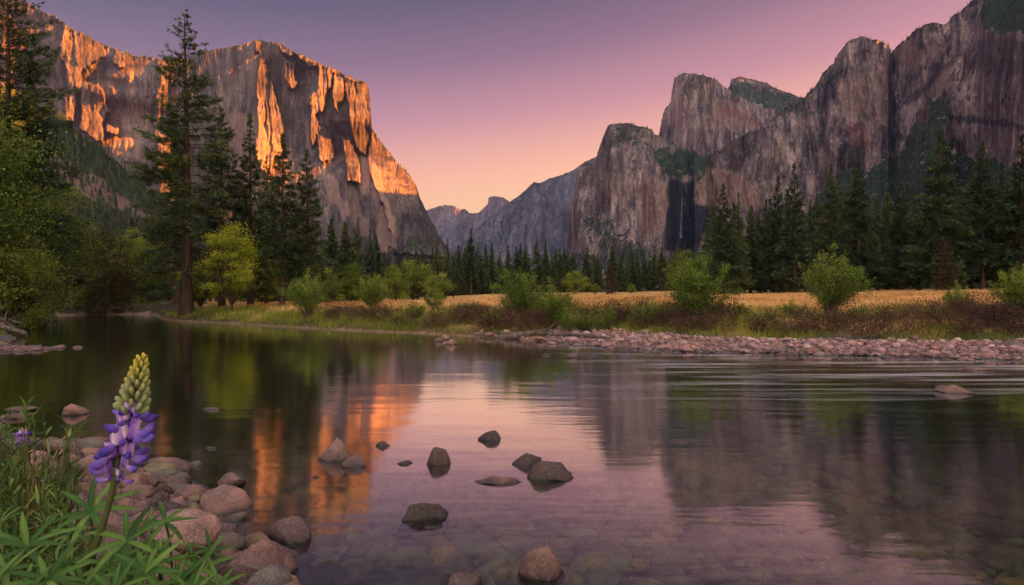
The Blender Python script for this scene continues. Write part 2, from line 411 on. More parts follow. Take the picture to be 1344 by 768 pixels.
relief('mountain', [(590, 306), (606, 296), (620, 286), (632, 276), (640, 268), (641.5, 258.5), (650, 257.5), (660, 259), (668, 264), (690, 290), (720, 330)],
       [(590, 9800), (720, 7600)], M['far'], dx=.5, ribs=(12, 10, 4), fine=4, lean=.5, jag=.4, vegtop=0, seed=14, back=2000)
relief('mountain', [(560, 370), (590, 346), (608, 318), (640, 288), (668, 266), (690, 249), (701, 238.5), (708, 240), (716, 237), (735, 230), (752, 222), (768, 213), (800, 200), (860, 190)],
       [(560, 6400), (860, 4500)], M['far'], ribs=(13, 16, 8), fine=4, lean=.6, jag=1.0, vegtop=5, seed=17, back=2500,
       veg=[(.45, [(600, 320), (700, 245), (760, 225), (700, 290), (650, 340)]), (.5, [(590, 350), (780, 330), (780, 400), (590, 400)])])
relief('mountain', [(862, 190), (868, 160), (873, 142), (880, 136), (882, 118), (885, 103), (895, 97), (908, 96), (925, 99), (940, 106), (950, 114), (958, 119), (985, 132), (1020, 146), (1060, 165)],
       [(862, 3300), (905, 3000), (1060, 2350)], M['cliff_right'], dx=.7, ribs=(20, 15, 14), fine=6, lean=.3, jag=1.0, seed=21,
       veg=[(.55, [(885, 96), (915, 96), (935, 108), (930, 125), (900, 122)])], red=[(.9, [(955, 140), (980, 148), (1010, 158), (985, 165), (950, 150)])],
       tint=[(.6, [(935, 125), (955, 135), (995, 165), (960, 175), (935, 165)]), (.4, [(880, 130), (905, 130), (910, 190), (880, 185)])])
relief('mountain', [(945, 130), (957, 114), (961, 103), (970, 101.5), (985, 104), (1003, 108), (1015, 114), (1027, 120), (1040, 124), (1058, 129), (1080, 140), (1120, 160)],
       [(945, 3300), (1120, 2500)], M['cliff_right'], dx=.8, ribs=(18, 15, 6), fine=6, lean=.9, jag=.8, seed=24,
       veg=[(.9, [(965, 112), (1000, 112), (1060, 130), (1060, 165), (1000, 150), (960, 130)])])
relief('cliff', [(738, 400), (744, 330), (749, 285), (756, 236), (761, 217), (772, 213), (781, 214), (786, 196), (792, 178), (798, 165), (812, 162), (835, 164), (852, 168), (862, 178), (880, 185), (900, 196), (925, 206), (945, 196), (970, 180),
                 (990, 172), (1008, 166), (1022, 152), (1040, 144), (1070, 146), (1110, 165), (1150, 190)],
       [(738, 2500), (760, 2300), (862, 2120), (878, 2130), (888, 2260), (903, 2260), (912, 2130), (1010, 1990), (1150, 1900)], M['cliff_right'], dx=.75, ribs=(30, 18, 16), fine=6, lean=.3, seed=31,
       veg=[(.95, [(853, 198), (880, 190), (925, 203), (925, 215), (905, 235), (885, 236), (862, 225)]), (.75, [(775, 285), (800, 282), (812, 300), (806, 322), (778, 320), (765, 300)]),
            (.6, [(770, 305), (830, 312), (850, 335), (790, 330)]), (.75, [(738, 335), (1000, 330), (1150, 300), (1150, 402), (738, 402)]), (.55, [(798, 162), (850, 168), (862, 185), (840, 200), (800, 195)])],
       tint=[(.6, [(838, 230), (880, 236), (872, 290), (850, 320), (838, 280)]), (.65, [(918, 225), (960, 225), (1000, 240), (1000, 275), (960, 275), (915, 270)]), (.3, [(790, 230), (835, 230), (840, 270), (800, 270)])],
       wet=[(1.0, [(880, 237), (912, 237), (908, 268), (930, 268), (936, 290), (910, 330), (868, 330), (872, 280)])], red=[(.25, [(838, 240), (878, 240), (868, 300), (845, 300)]), (.3, [(925, 235), (990, 240), (990, 270), (930, 265)])])
relief('cliff', [(1000, 178), (1012, 160), (1030, 142), (1050, 133), (1058, 124), (1070, 112), (1082, 96), (1094, 84), (1102, 68), (1112, 55), (1130, 49), (1142, 49), (1158, 54), (1167, 60), (1169, 70), (1176, 62), (1192, 50), (1203, 38), (1220, 31),
                 (1243, 30), (1255, 18), (1268, 8), (1285, -4), (1310, -20), (1344, -55), (1420, -110), (1600, -190), (1800, -260)],
       [(1000, 2120), (1060, 2000), (1165, 1780), (1172, 1830), (1210, 1650), (1344, 1380), (1600, 1000), (1800, 850)], M['cliff_right'], dx=.9, ribs=(34, 20, 18), fine=7, lean=.25, seed=37, vegtop=7,
       veg=[(.95, [(1000, 310), (1060, 262), (1100, 232), (1145, 212), (1190, 195), (1208, 168), (1222, 140), (1250, 132), (1246, 200), (1300, 212), (1420, 222), (1800, 240), (1800, 402), (1000, 402)]),
            (1.0, [(1285, -10), (1344, -70), (1800, -300), (1800, 60), (1344, 42), (1310, 42), (1282, 30)]), (.6, [(1160, 110), (1200, 140), (1225, 150), (1190, 130)])],
       tint=[(.8, [(1222, 100), (1250, 72), (1245, 110), (1230, 142)]), (.7, [(1104, 105), (1130, 100), (1132, 150), (1108, 150)]), (.75, [(1175, 70), (1230, 52), (1240, 66), (1190, 92)]), (.35, [(1110, 100), (1165, 90), (1165, 180), (1100, 150)]), (.45, [(1290, 60), (1310, 60), (1300, 140), (1290, 120)]), (.5, [(1245, 150), (1265, 150), (1262, 200), (1245, 195)]),
             (.4, [(1170, 60), (1230, 45), (1235, 80), (1180, 100)])],
       wet=[(.7, [(1150, 164), (1180, 174), (1206, 186), (1204, 195), (1176, 181), (1148, 172)]), (.7, [(1166, 140), (1200, 122), (1232, 92), (1264, 62), (1268, 67), (1236, 99), (1204, 131), (1168, 150)]), (.75, [(1246, 150), (1290, 154), (1344, 163), (1420, 168), (1420, 178), (1344, 171), (1290, 163), (1246, 158)]), (.8, [(1200, 56), (1214, 56), (1216, 64), (1202, 65)]), (.6, [(1165, 62), (1172, 66), (1176, 190), (1166, 180)]), (.45, [(1255, 55), (1344, 55), (1420, 60), (1420, 110), (1344, 100), (1270, 90)])],  # shade painted into ledges, cracks, a small cave and the upper right face
       red=[(.8, [(1105, 155), (1150, 178), (1145, 195), (1118, 188)]), (.3, [(1150, 60), (1166, 70), (1166, 180), (1152, 170)])])
relief('hillside', [(-400, -30), (-200, 40), (-60, 95), (0, 112), (40, 135), (70, 150), (100, 172), (135, 198), (165, 222), (200, 248), (240, 276), (300, 308), (380, 345), (440, 380)],
       [(-400, 500), (0, 620), (440, 1100)], M['cliff'], dx=1.1, dy=1.2, ribs=(20, 30, 3), fine=5, lean=1.5, jag=2.0, vegtop=0, seed=43, back=500, toe=0,
       veg=[(.95, [(-400, -60), (60, 90), (480, 400), (-400, 400)])],
       tint=[(1.0, [(70, 200), (92, 207), (130, 232), (170, 262), (205, 285), (196, 290), (150, 272), (110, 255), (84, 238)])])
# carve the scree out of the vegetated slope
o = [x for x in COL.objects if x.name == 'hillside'][0]; me = o.data
tv = np.zeros(len(me.vertices), np.float32); vv = tv.copy()
me.attributes['tint'].data.foreach_get('value', tv); me.attributes['veg'].data.foreach_get('value', vv)
me.attributes['veg'].data.foreach_set('value', np.clip(vv - 1.5*tv, 0, 1)); me.attributes['tint'].data.foreach_set('value', tv*.7)

# unseen hills right of and behind the camera, added to shade the valley
def ridge(path):
    path = np.array(path, float)
    s = np.linspace(0, len(path)-1, 160); P = np.stack([np.interp(s, range(len(path)), path[:, k]) for k in range(3)], -1)
    t = np.gradient(P[:, :2], axis=0); t /= np.linalg.norm(t, axis=1)[:, None]; nrm = np.stack([-t[:, 1], t[:, 0]], -1)*-1
    u = np.linspace(-1, 1, 60)
    prof = np.clip(1-np.abs(u)**1.25, 0, 1)
    XY = P[:, None, :2] + nrm[:, None]*u[None, :, None]*520
    Zr = P[:, 2:3]*prof[None]*(1+.16*fbm(XY[..., 0]/180, XY[..., 1]/180, seed=55)) - 3
    V = np.concatenate([XY, Zr[..., None]], -1); R_, C_ = V.shape[:2]
    i = np.arange(R_-1)[:, None]*C_; j = np.arange(C_-1)[None]
    Q = np.stack([i+j, i+C_+j, i+C_+j+1, i+j+1], -1).reshape(-1, 4)
    n = R_*C_; veg = .7+.3*fbm(V[..., 0]/90, V[..., 1]/90, seed=4).ravel()
    tag(obj('hillside', mesh_data('hillside', V.reshape(-1, 3), Q, M['cliff_right'], {'veg': veg, 'tint': np.zeros(n), 'red': np.zeros(n)})), kind='structure')
ridge([(1500, 1150, 640), (1330, 600, 700), (1250, 100, 720), (1230, -500, 660), (1250, -1100, 460), (1300, -1800, 380), (1400, -2600, 300)])
# unseen high ground added farther back to keep the sun off the rear peaks
ridge([(2250, 1800, 1200), (2400, 2300, 1420), (2550, 3000, 1450), (2700, 3600, 1200)])

# ------------------------------------------------------------------ ground and river
RIV = [(-39, 46), (-37.6, 50.5), (-36, 54.7), (-30.5, 53.6), (-24.5, 43.8), (-21, 39.8), (-16.5, 36.5), (-10.4, 31.3), (-6.7, 28.5), (-3.7, 26.8), (-1, 24.3), (.8, 22.6), (3, 19.2), (5, 18), (7, 17.5), (9.7, 16.6), (12.6, 15.4),
       (25, 12), (40, 8), (80, -5), (200, -30), (400, -80), (400, -140), (200, -70), (60, -30), (20, -8), (8, -1.5), (4, .2), (1.5, 1.4), (0, 2.2), (-1.2, 3.3), (-2.05, 4.3), (-2.6, 5.0), (-3.3, 5.8), (-4.6, 6.5), (-6, 7.0), (-8.5, 7.8), (-11.5, 10.5), (-14.5, 15),
       (-15.5, 19), (-19, 24), (-27, 33), (-36, 42)]
def river_sd(x, y):
    x = np.asarray(x, float); y = np.asarray(y, float)
    d = np.full(x.shape, 1e9); P = np.array(RIV)
    for i in range(len(P)):
        a, b = P[i], P[(i+1) % len(P)]; ab = b-a
        t = np.clip(((x-a[0])*ab[0] + (y-a[1])*ab[1])/(ab@ab), 0, 1)
        d = np.minimum(d, np.hypot(x-a[0]-t*ab[0], y-a[1]-t*ab[1]))
    return np.where(inpoly(x, y, RIV), -d, d)
def sst(x, a, b):
    t = np.clip((x-a)/(b-a), 0, 1); return t*t*(3-2*t)
def ground_z(x, y, sd_=None):
    x = np.asarray(x, float); y = np.asarray(y, float)
    s = river_sd(x, y) if sd_ is None else sd_
    s = s + .25*noise(x*.5, y*.5, seed=3)*np.clip(np.abs(s)/1.0, 0, 1)
    # bed
    bed = -.06 - .16*np.clip(-s, 0, 1.2) - .12*np.clip(-s-1.2, 0, 3) - .5*sst(-x, 2, 9)*sst(-s, 1, 4) + .03*noise(x*1.5, y*1.5, seed=8)
    # which bank
    near = (y < 4 + .2*np.abs(x)) | ((x < 0) & (y < -1.22*x + 2.0))
    nb = .34*np.clip(s, 0, 2.4) + .10*np.clip(s-2.4, 0, 5) + .04*np.clip(s-7, 0, 30)
    grav = sst(x, -1.5, 3)                             # gravel bar on the right
    gb = .03 + .034*np.clip(s, 0, 4.4) + .28*np.clip(s-4.6, 0, 2.1)
    lb = .05 + .25*np.clip(s, 0, 1.6) + .06*np.clip(s-1.6, 0, 4)
    ratio = np.clip((x/np.maximum(np.abs(y), 1)+.2), 0, 1)
    rise = (np.clip(y-28, 0, 130)/125)*(.4 + 3.9*ratio) 
    fb = lb*(1-grav) + gb*grav + rise
    land = np.where(near, nb, fb) + .05*fbm(x/3, y/3, seed=2)*np.clip(s, 0, 1) + .3*fbm(x/40, y/40, seed=6)*np.clip((s-10)/30, 0, 1)
    return np.where(s < 0, bed, np.maximum(land, .015))

def build_ground():
    th = np.concatenate([np.linspace(-180, -55, 40)[:-1], np.linspace(-55, 55, 520), np.linspace(55, 180, 40)[1:]])*np.pi/180
    r = np.concatenate([[0.02], .5*1.0175**np.arange(600)]); r = r[r < 16000]
    TH, R = np.meshgrid(th, r)
    x, y = R*np.sin(TH), R*np.cos(TH)
    s = river_sd(x, y); z = ground_z(x, y, s)
    R_, C_ = x.shape
    i = np.arange(R_-1)[:, None]*C_; j = np.arange(C_-1)[None]
    Q = np.stack([i+j, i+C_+j, i+C_+j+1, i+j+1], -1).reshape(-1, 4)
    grav = sst(x, -1.5, 2.5)*sst(5.2+.6*noise(x*.6, y*.6, seed=4)-s, -.5, .6)*(y > 4)
    near = (y < 4 + .2*np.abs(x)) | ((x < 0) & (y < -1.22*x + 2.0))
    stony = np.where(s < 0, 1, np.where(near, sst(4-s, 0, 1), np.maximum(grav, .25*sst(.1-s, 0, .1))))
    m, nt = new_mat('ground')
    n1 = noi(nt, wpos(nt), .35, 6, .6); n2 = noi(nt, wpos(nt), 3.0, 6, .65); n3 = noi(nt, wpos(nt, (1, .25, 1)), .06, 5, .6)
    g = ramp(nt, n1, [(.3, (.20, .18, .04)), (.5, (.66, .36, .115)), (.7, (.80, .50, .19))])
    g = mixc(nt, mapr(nt, n3, .5, .65, 0, .7), g, (.24, .19, .04))
    g = mixc(nt, mapr(nt, n2, .35, .6, .45, 0), g, (.13, .065, .025))
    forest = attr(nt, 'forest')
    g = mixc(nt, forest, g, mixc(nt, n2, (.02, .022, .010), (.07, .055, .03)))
    st = nd(nt, 'ShaderNodeTexVoronoi', {'Vector': wpos(nt), 'Scale': 9.0})
    sc = mixc(nt, .7, nd(nt, 'ShaderNodeHueSaturation', {'Color': st.outputs['Color'], 'Saturation': .0}).outputs[0], (.06, .045, .035), 'MULTIPLY')
    sc = mixc(nt, .6, sc, (.035, .028, .022))
    col = mixc(nt, attr(nt, 'stony'), g, sc)
    out(nt, principled(nt, col, .9, math_(nt, 'ADD', n2, math_(nt, 'MULTIPLY', st.outputs['Distance'], -.6)), .08, .8, .2))
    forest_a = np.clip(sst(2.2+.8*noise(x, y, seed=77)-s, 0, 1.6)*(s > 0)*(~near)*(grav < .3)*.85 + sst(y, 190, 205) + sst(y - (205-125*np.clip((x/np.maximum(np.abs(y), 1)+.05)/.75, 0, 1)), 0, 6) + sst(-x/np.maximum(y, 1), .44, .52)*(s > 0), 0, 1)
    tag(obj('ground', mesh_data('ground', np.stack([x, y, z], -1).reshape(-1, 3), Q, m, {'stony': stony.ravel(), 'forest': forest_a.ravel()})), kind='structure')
build_ground()

def build_water():
    m, nt = new_mat('river_water')
    # slow long-exposure water: stretched, soft ripples; more broken on the right where it runs over the bar
    n1 = noi(nt, wpos(nt, (.35, 1.5, 1)), 1.6, 4, .55)
    n2 = noi(nt, wpos(nt, (.22, 1.3, 1)), 5.0, 3, .5)
    n3 = noi(nt, wpos(nt, (.10, .45, 1)), .9, 3, .5)
    px_ = nd(nt, 'ShaderNodeSeparateXYZ', {0: nd(nt, 'ShaderNodeNewGeometry').outputs['Position']})
    calm = mapr(nt, n3, .35, .65, .35, 1.0)
    h = math_(nt, 'ADD', math_(nt, 'MULTIPLY', n1, 1.0), math_(nt, 'MULTIPLY', n2, .16))
    riff = math_(nt, 'MULTIPLY', mapr(nt, px_.outputs[1], 7.0, 11.0), mapr(nt, px_.outputs[0], -.5, 3.5))
    h = math_(nt, 'MULTIPLY', h, math_(nt, 'ADD', calm, math_(nt, 'MULTIPLY', riff, 1.5)))
    bmp = nd(nt, 'ShaderNodeBump', {'Height': h, 'Distance': .014, 'Strength': .5})
    fc = nd(nt, 'ShaderNodeLayerWeight', {'Blend': .5}); nt.links.new(bmp.outputs[0], fc.inputs['Normal'])
    fr = math_(nt, 'MULTIPLY', math_(nt, 'POWER', fc.outputs['Facing'], 5.0), 2.7, clamp=True)
    gl = nd(nt, 'ShaderNodeBsdfGlossy', {'Color': (.88, .88, .88, 1), 'Roughness': .085, 'Normal': bmp.outputs[0]})
    tr = nd(nt, 'ShaderNodeBsdfTransparent', {'Color': (.53, .57, .46, 1)})
    mx = nd(nt, 'ShaderNodeMixShader', {0: fr, 1: tr.outputs[0], 2: gl.outputs[0]})
    # smoothed white water over the riffle on the right
    fo = noi(nt, wpos(nt, (.16, 1.7, 1)), 1.3, 4, .6)
    fm = mapr(nt, fo, .48, .74)
    reg = math_(nt, 'MULTIPLY', mapr(nt, px_.outputs[1], 8.5, 12.0), mapr(nt, px_.outputs[0], .5, 4.5))
    fm = math_(nt, 'MULTIPLY', math_(nt, 'MULTIPLY', fm, reg), .6)
    df = nd(nt, 'ShaderNodeBsdfDiffuse', {'Color': (.75, .72, .74, 1)})
    sh = nd(nt, 'ShaderNodeMixShader', {0: fm, 1: mx.outputs[0], 2: df.outputs[0]})
    out(nt, sh.outputs[0])
    xs = np.linspace(-60, 420, 60); ys = np.linspace(-150, 58, 40)
    X_, Y_ = np.meshgrid(xs, ys); V = np.stack([X_, Y_, 0*X_], -1)
    C_ = len(xs); i = np.arange(len(ys)-1)[:, None]*C_; j = np.arange(C_-1)[None]
    Q = np.stack([i+j, i+j+1, i+C_+j+1, i+C_+j], -1).reshape(-1, 4)
    tag(obj('water', mesh_data('water', V.reshape(-1, 3), Q, m)), kind='structure')
build_water()

def build_haze():
    m, nt = new_mat('haze')
    v = nd(nt, 'ShaderNodeVolumePrincipled', {'Color': (.30, .42, .85, 1), 'Density': 4.6e-5, 'Anisotropy': .55})
    nd(nt, 'ShaderNodeOutputMaterial', {'Volume': v.outputs[0]})
    x0, x1, y0, y1, z0, z1 = -17000, 17000, -17000, 17000, -600, 1750
    V = [(x, y, z) for z in (z0, z1) for (x, y) in ((x0, y0), (x1, y0), (x1, y1), (x0, y1))]
    Q = [(0, 3, 2, 1), (4, 5, 6, 7), (0, 1, 5, 4), (1, 2, 6, 5), (2, 3, 7, 6), (3, 0, 4, 7)]
    tag(obj('haze', mesh_data('haze', V, np.array(Q), m, smooth=False)), kind='stuff', label='thin evening haze filling the valley', cat='haze')
build_haze()

def waterfall():
    co_, VA, PX, PY, T = RELIEF['cliff'][2]
    m, nt = new_mat('falling_water'); n = noi(nt, wpos(nt, (1, 1, .05)), .25, 4, .6)
    d = nd(nt, 'ShaderNodeBsdfDiffuse', {'Color': (.62, .66, .75, 1)}); t = nd(nt, 'ShaderNodeBsdfTransparent')
    out(nt, nd(nt, 'ShaderNodeMixShader', {0: mapr(nt, n, .42, .70, 0, .45), 1: t.outputs[0], 2: d.outputs[0]}).outputs[0])
    Dm = co_[..., 1]
    def wf_d(c, y):
        j = int(np.argmin(np.abs(PX[0]-c))); i = int(np.argmin(np.abs(PY[:, j]-y))); return Dm[max(i-6, 0):i+7, max(j-3, 0):j+4].min()
    for px0, y0, y1, w0, w1 in ((894.5, 236, 312, 1.2, 3.4), (899, 240, 270, .6, 1.0)):
        ys = np.linspace(y0, y1, 30); V = []
        for k, y in enumerate(ys):
            u = k/29; ww = w0+(w1-w0)*u; c = px0+.8*math.sin(u*5); D = wf_d(c, y) - 5
            for e, dd in ((-1, 0), (-.4, -3), (.4, -3), (1, 0)): V.append(pt(c+e*ww/2, y, D+dd))
        i = np.arange(29)[:, None]*4; j = np.arange(3)[None]
        Q = np.stack([i+j, i+4+j, i+5+j, i+j+1], -1).reshape(-1, 4)
        tag(obj('waterfall', mesh_data('waterfall', np.array(V).reshape(-1, 3), Q, m)), kind='structure')
waterfall()

# ------------------------------------------------------------------ trees
def gz(x, y): return float(ground_z(np.array([x]), np.array([y]))[0])

def conifer(seed, H, R, base=.12, levels=40, dens=5, needle=.3, nw=.035, m=9, droop=.25, taper=.85, fill=1.0, brown=0.0, trunk_r=None):
    rng = np.random.default_rng(seed); tk, cr = Geo(), Geo()
    tz = np.linspace(0, 1, 10); r0 = trunk_r or H*.014
    tp = np.stack([H*.006*np.sin(tz*4+seed)*tz, H*.006*np.cos(tz*3+seed)*tz, tz*H], -1)
    rad = r0*(1-tz)**.8 + .012; rad[0] *= 1.45
    tube(tk, tp, rad, 8)
    hs = base + (1-base)*(np.linspace(0, 1, levels)**.92)
    Cc, Dd, Aa, Tt = [], [], [], []
    for h in hs:
        t = (h-base)/(1-base)
        prof = (1-t)**taper*min(1, .45+t*5)
        for _ in range(rng.integers(3, 6) if h > base+.03 else 2):
            az = rng.uniform(0, 2*np.pi); L = max(R*prof*rng.uniform(.6, 1.15), .008*H*rng.uniform(.5, 1.2))
            el = -.28+.95*t+rng.normal()*.12
            o = np.array([np.interp(h, tz, tp[:, 0]), np.interp(h, tz, tp[:, 1]), h*H+rng.uniform(-.5, .5)*H/levels])
            dxy = np.array([math.cos(az), math.sin(az)])
            f = lambda s: np.stack([o[0]+dxy[0]*L*s, o[1]+dxy[1]*L*s, o[2]+L*(math.tan(el)*s*.6-droop*s*s*(1-t)+.12*s**4)], -1)
            s5 = np.linspace(0, 1, 4)
            if L > .08*R: tube(tk, f(s5), np.linspace(r0*.16*(L/R)**.5, .006, 4), 3)
            k = max(3, int(dens*(L+.4*R/4)*fill)); s = rng.uniform(.12 if t > .1 else .35, 1.0, k)**.8
            c = f(s); lat = rng.uniform(-1, 1, k)*(1.05-s)*L*.42
            c[:, 0] += -dxy[1]*lat; c[:, 1] += dxy[0]*lat; c[:, 2] += rng.normal(size=k)*.035*L - np.abs(lat)*.12
            d = np.tile([dxy[0], dxy[1], .15], (k, 1)) + np.stack([-dxy[1]*lat, dxy[0]*lat, 0*lat], -1)/L*1.4
            Cc.append(c); Dd.append(d); Tt.append(np.full(k, min(1, max(.38, 1.5*(1-t)+.3)))); Aa.append(np.clip(.42+.30*rng.normal(size=k)*.6+.25*(s-.5)+(.12*rng.normal()), 0, 1))
    C, D, A = np.concatenate(Cc), np.concatenate(Dd), np.concatenate(Aa); TS = np.concatenate([np.concatenate(Tt), np.full(14, .4)])
    # leader
    nL = 14; C = np.concatenate([C, np.stack([rng.normal(size=nL)*.002*H, rng.normal(size=nL)*.002*H, H*rng.uniform(.95, 1.0, nL)], -1)]); D = np.concatenate([D, np.tile([0, 0, 1.0], (nL, 1))]); A = np.concatenate([A, np.full(nL, .5)])
    n = len(C); TS = np.repeat(TS, m); C = np.repeat(C, m, 0); D = np.repeat(D, m, 0); A = np.repeat(A, m)
    D = D/np.linalg.norm(D, axis=1)[:, None] + rng.normal(size=(n*m, 3))*[.6, .6, .42]
    C = C + rng.normal(size=C.shape)*needle*.22*TS[:, None]
    cards(cr, C, D, needle*TS*rng.uniform(.6, 1.15, n*m), nw*(.4+.6*TS), np.clip(A+rng.normal(size=n*m)*.08, 0, 1), rng)
    return tk, cr

def conifer_obj(tag_name, mats, **k):
    tk, cr = conifer(**k); root = empty(tag_name)
    obj('trunk', tk.mesh('trunk', mats[0]), root); obj('crown', cr.mesh('crown', mats[1]), root)
    root['H'] = k['H']; return root

def broadleaf(seed, H, R, base=.25, ncl=70, per=240, leaf=.13, squash=1.0, spread=.5, stems=1, top_bias=0.0, crad=.17):
    rng = np.random.default_rng(seed); tk, cr = Geo(), Geo(); r0 = H*.017+.02
    fork = []
    for q in range(stems):
        a = rng.uniform(0, 6.28); lean = (0.05 if stems == 1 else .22)*H*rng.uniform(.6, 1.2)
        tz = np.linspace(0, 1, 7); hh = H*(base+.38)
        p = np.stack([math.cos(a)*lean*tz**1.4 + .02*H*np.sin(tz*5+q), math.sin(a)*lean*tz**1.4, hh*tz], -1)
        tube(tk, p, r0*(1-.65*tz)*(1 if stems == 1 else .6), 7); fork.append(p)
    ph = rng.uniform(0, 6.28, 4)
    k = 0
    while k < ncl:
        u = rng.normal(size=3); u /= np.linalg.norm(u); rr = rng.uniform(.25, 1)**.45
        az = math.atan2(u[1], u[0]); wob = 1+.22*math.sin(2*az+ph[0])+.14*math.sin(3*az+ph[1]+3*u[2])
        c = np.array([u[0]*R*rr*wob, u[1]*R*rr*wob, H*(base+(1-base)/2)+u[2]*rr*H*(1-base)/2*(1+.1*math.sin(5*az+ph[2]))*.97])
        zt = (c[2]/H-base)/(1-base)
        if rng.uniform() > .55+.45*(1-zt*top_bias): continue
        k += 1
        p = fork[rng.integers(stems)]; i0 = rng.integers(2, 7); s0 = p[i0]
        if s0[2] > c[2]: s0 = p[1]
        t = np.linspace(0, 1, 5)[:, None]; mid = (s0+c)/2 + np.array([0, 0, -.06*H])*rng.uniform(0, 1)
        b = (1-t)**2*s0 + 2*t*(1-t)*mid + t*t*c
        tube(tk, b, np.linspace(r0*.28, r0*.05, 5), 4)
        n = int(per*rng.uniform(.5, 1.4)); cr_ = R*crad*rng.uniform(.7, 1.4)
        C = c + rng.normal(size=(n, 3))*cr_*[1, 1, .6]*[spread*2, spread*2, spread*2]
        D = rng.normal(size=(n, 3)) + [0, 0, -.35]
        a = np.clip(.45+.16*rng.normal()+.13*rng.normal(size=n)+.18*(C[:, 2]-c[2])/cr_*.5, 0, 1)
        cards(cr, C, D, leaf*rng.uniform(.6, 1.2, n), leaf*.55, a, rng)
    return tk, cr

def shrub(seed, H, R, stems=26, leaves=330, leaf=.06, lw=.4, start=.25, wisp=.25):
    """many-stemmed willow: stems fan out of one root and carry leaves on side twigs"""
    rng = np.random.default_rng(seed); tk, cr = Geo(), Geo()
    for q in range(stems):
        a = rng.uniform(0, 6.28); o = rng.uniform(0, 1)**.6; h = H*(1-.45*o**2)*rng.uniform(.72, 1.02)
        t = np.linspace(0, 1, 8)
        x = R*o*t**1.15*.95; z = h*(t - .12*o*t**3)
        w1 = .05*H*np.sin(t*rng.uniform(3, 7)+rng.uniform(0, 6))*t
        p = np.stack([math.cos(a)*x+w1, math.sin(a)*x+w1*.5, z], -1) + np.append(rng.normal(size=2)*.06*R, 0)
        tube(tk, p, np.linspace(.022*H/2.4, .004, 8), 4)
        n = int(leaves*rng.uniform(.7, 1.3)); ntw = 14
        ts = rng.uniform(start, 1.0, ntw)
        base = np.stack([np.interp(ts, t, p[:, k]) for k in range(3)], -1)
        tip = base + (rng.normal(size=(ntw, 3))*[1, 1, .7]+[math.cos(a)*.4, math.sin(a)*.4, .55])*(.11*H*(1.25-ts))[:, None]
        for b_, e_ in zip(base, tip): tube(tk, np.stack([b_, (b_+e_)/2+[0, 0, .01], e_]), [.006, .004, .002], 3)
        i = rng.integers(0, ntw, n); s = rng.uniform(.1, 1.1, n)[:, None]
        C = base[i]*(1-s)+tip[i]*s + rng.normal(size=(n, 3))*.022*H
        D = (tip[i]-base[i])/(.1*H)*.5 + rng.normal(size=(n, 3))*.8
        cards(cr, C, D, leaf*rng.uniform(.6, 1.25, n), leaf*lw, np.clip(.35+.35*(C[:, 2]/H-.5)+.13*rng.normal()+.14*rng.normal(size=n), 0, 1), rng)
    return tk, cr

def plant_obj(name, tk, cr, mb, ml, crown='crown', trunk='trunk'):
    root = empty(name); obj(trunk, tk.mesh(trunk, mb), root); obj(crown, cr.mesh(crown, ml), root); return root

def put(root, px, Y, top=None, H0=None, rz=0, wide=1.0, label=None, cat=None, group=None, sink=.06, first=[set()]):
    x = (px-CX)/F*Y; z = gz(x, Y)
    if root.name in first[0]: o = copy_tree(root)
    else: o = root; first[0].add(root.name)
    o.location = (x, Y, z-sink); o.rotation_euler = (0, 0, rz)
    s = 1.0
    if top is not None: s = (CH + (HY-top)/F*Y - z)/H0
    o.scale = (s*wide, s*wide, s)
    for k in ('label', 'category', 'group'):
        if k in o: del o[k]
    tag(o, label, cat, group)
    if 'H' in o: del o['H']
    return o
R_ = random.Random(11)

# the tall pines on the left bank, each with its own crown
NP = dict(needle=.36, nw=.062, m=11)
big = conifer_obj('pine_tree', (M['bark'], M['pine']), seed=1, H=20.6, R=4.1, base=.10, levels=50, dens=6.0, trunk_r=.34, droop=.30, taper=.62, **NP)
put(big, 245, 42.8, 17, 20.6, .4, label='tallest pine on the left bank, its thick dark trunk standing at the water\'s edge', cat='pine tree')
pB = conifer_obj('pine_tree', (M['bark'], M['pine']), seed=2, H=16, R=2.6, base=.16, levels=44, dens=6, taper=.72, **NP)
put(pB, 291, 49, 142, 16, 1, label='pine just right of the tallest pine, behind the yellow-green maple', cat='pine tree')
pC = conifer_obj('pine_tree', (M['bark'], M['pine']), seed=3, H=15, R=2.0, base=.2, levels=46, dens=6, taper=.8, **NP)
put(pC, 329, 50, 150, 15, 2, .95, label='slim pine rising between the yellow-green maple and the dense pair of pines', cat='pine tree')
pD = conifer_obj('pine_tree', (M['bark'], M['pine']), seed=4, H=13, R=2.6, base=.10, levels=42, dens=7, taper=.8, **NP)
put(pD, 370, 45, 176, 13, 0, label='dense dark pine, left one of the close pair beside the glowing cliff', cat='pine tree')
put(pD, 404, 47, 197, 13, 2.4, .95, label='dense dark pine, right one of the close pair, standing over the round willow', cat='pine tree')
pE = conifer_obj('pine_tree', (M['bark'], M['pine']), seed=5, H=22, R=5.4, base=.12, levels=62, dens=6.5, taper=.5, **NP)
put(pE, 8, 36, -40, 22, 0, .9, label='huge pine at the left edge of the photo, its top cut off by the frame', cat='pine tree')
put(pC, 232, 62, 150, 15, 4, 1.1, label='pine half hidden behind the tallest pine on the left bank', cat='pine tree')
put(pB, 350, 58, 205, 16, 3, .9, label='pine in shade between and behind the slim pine and the dense pair', cat='pine tree')

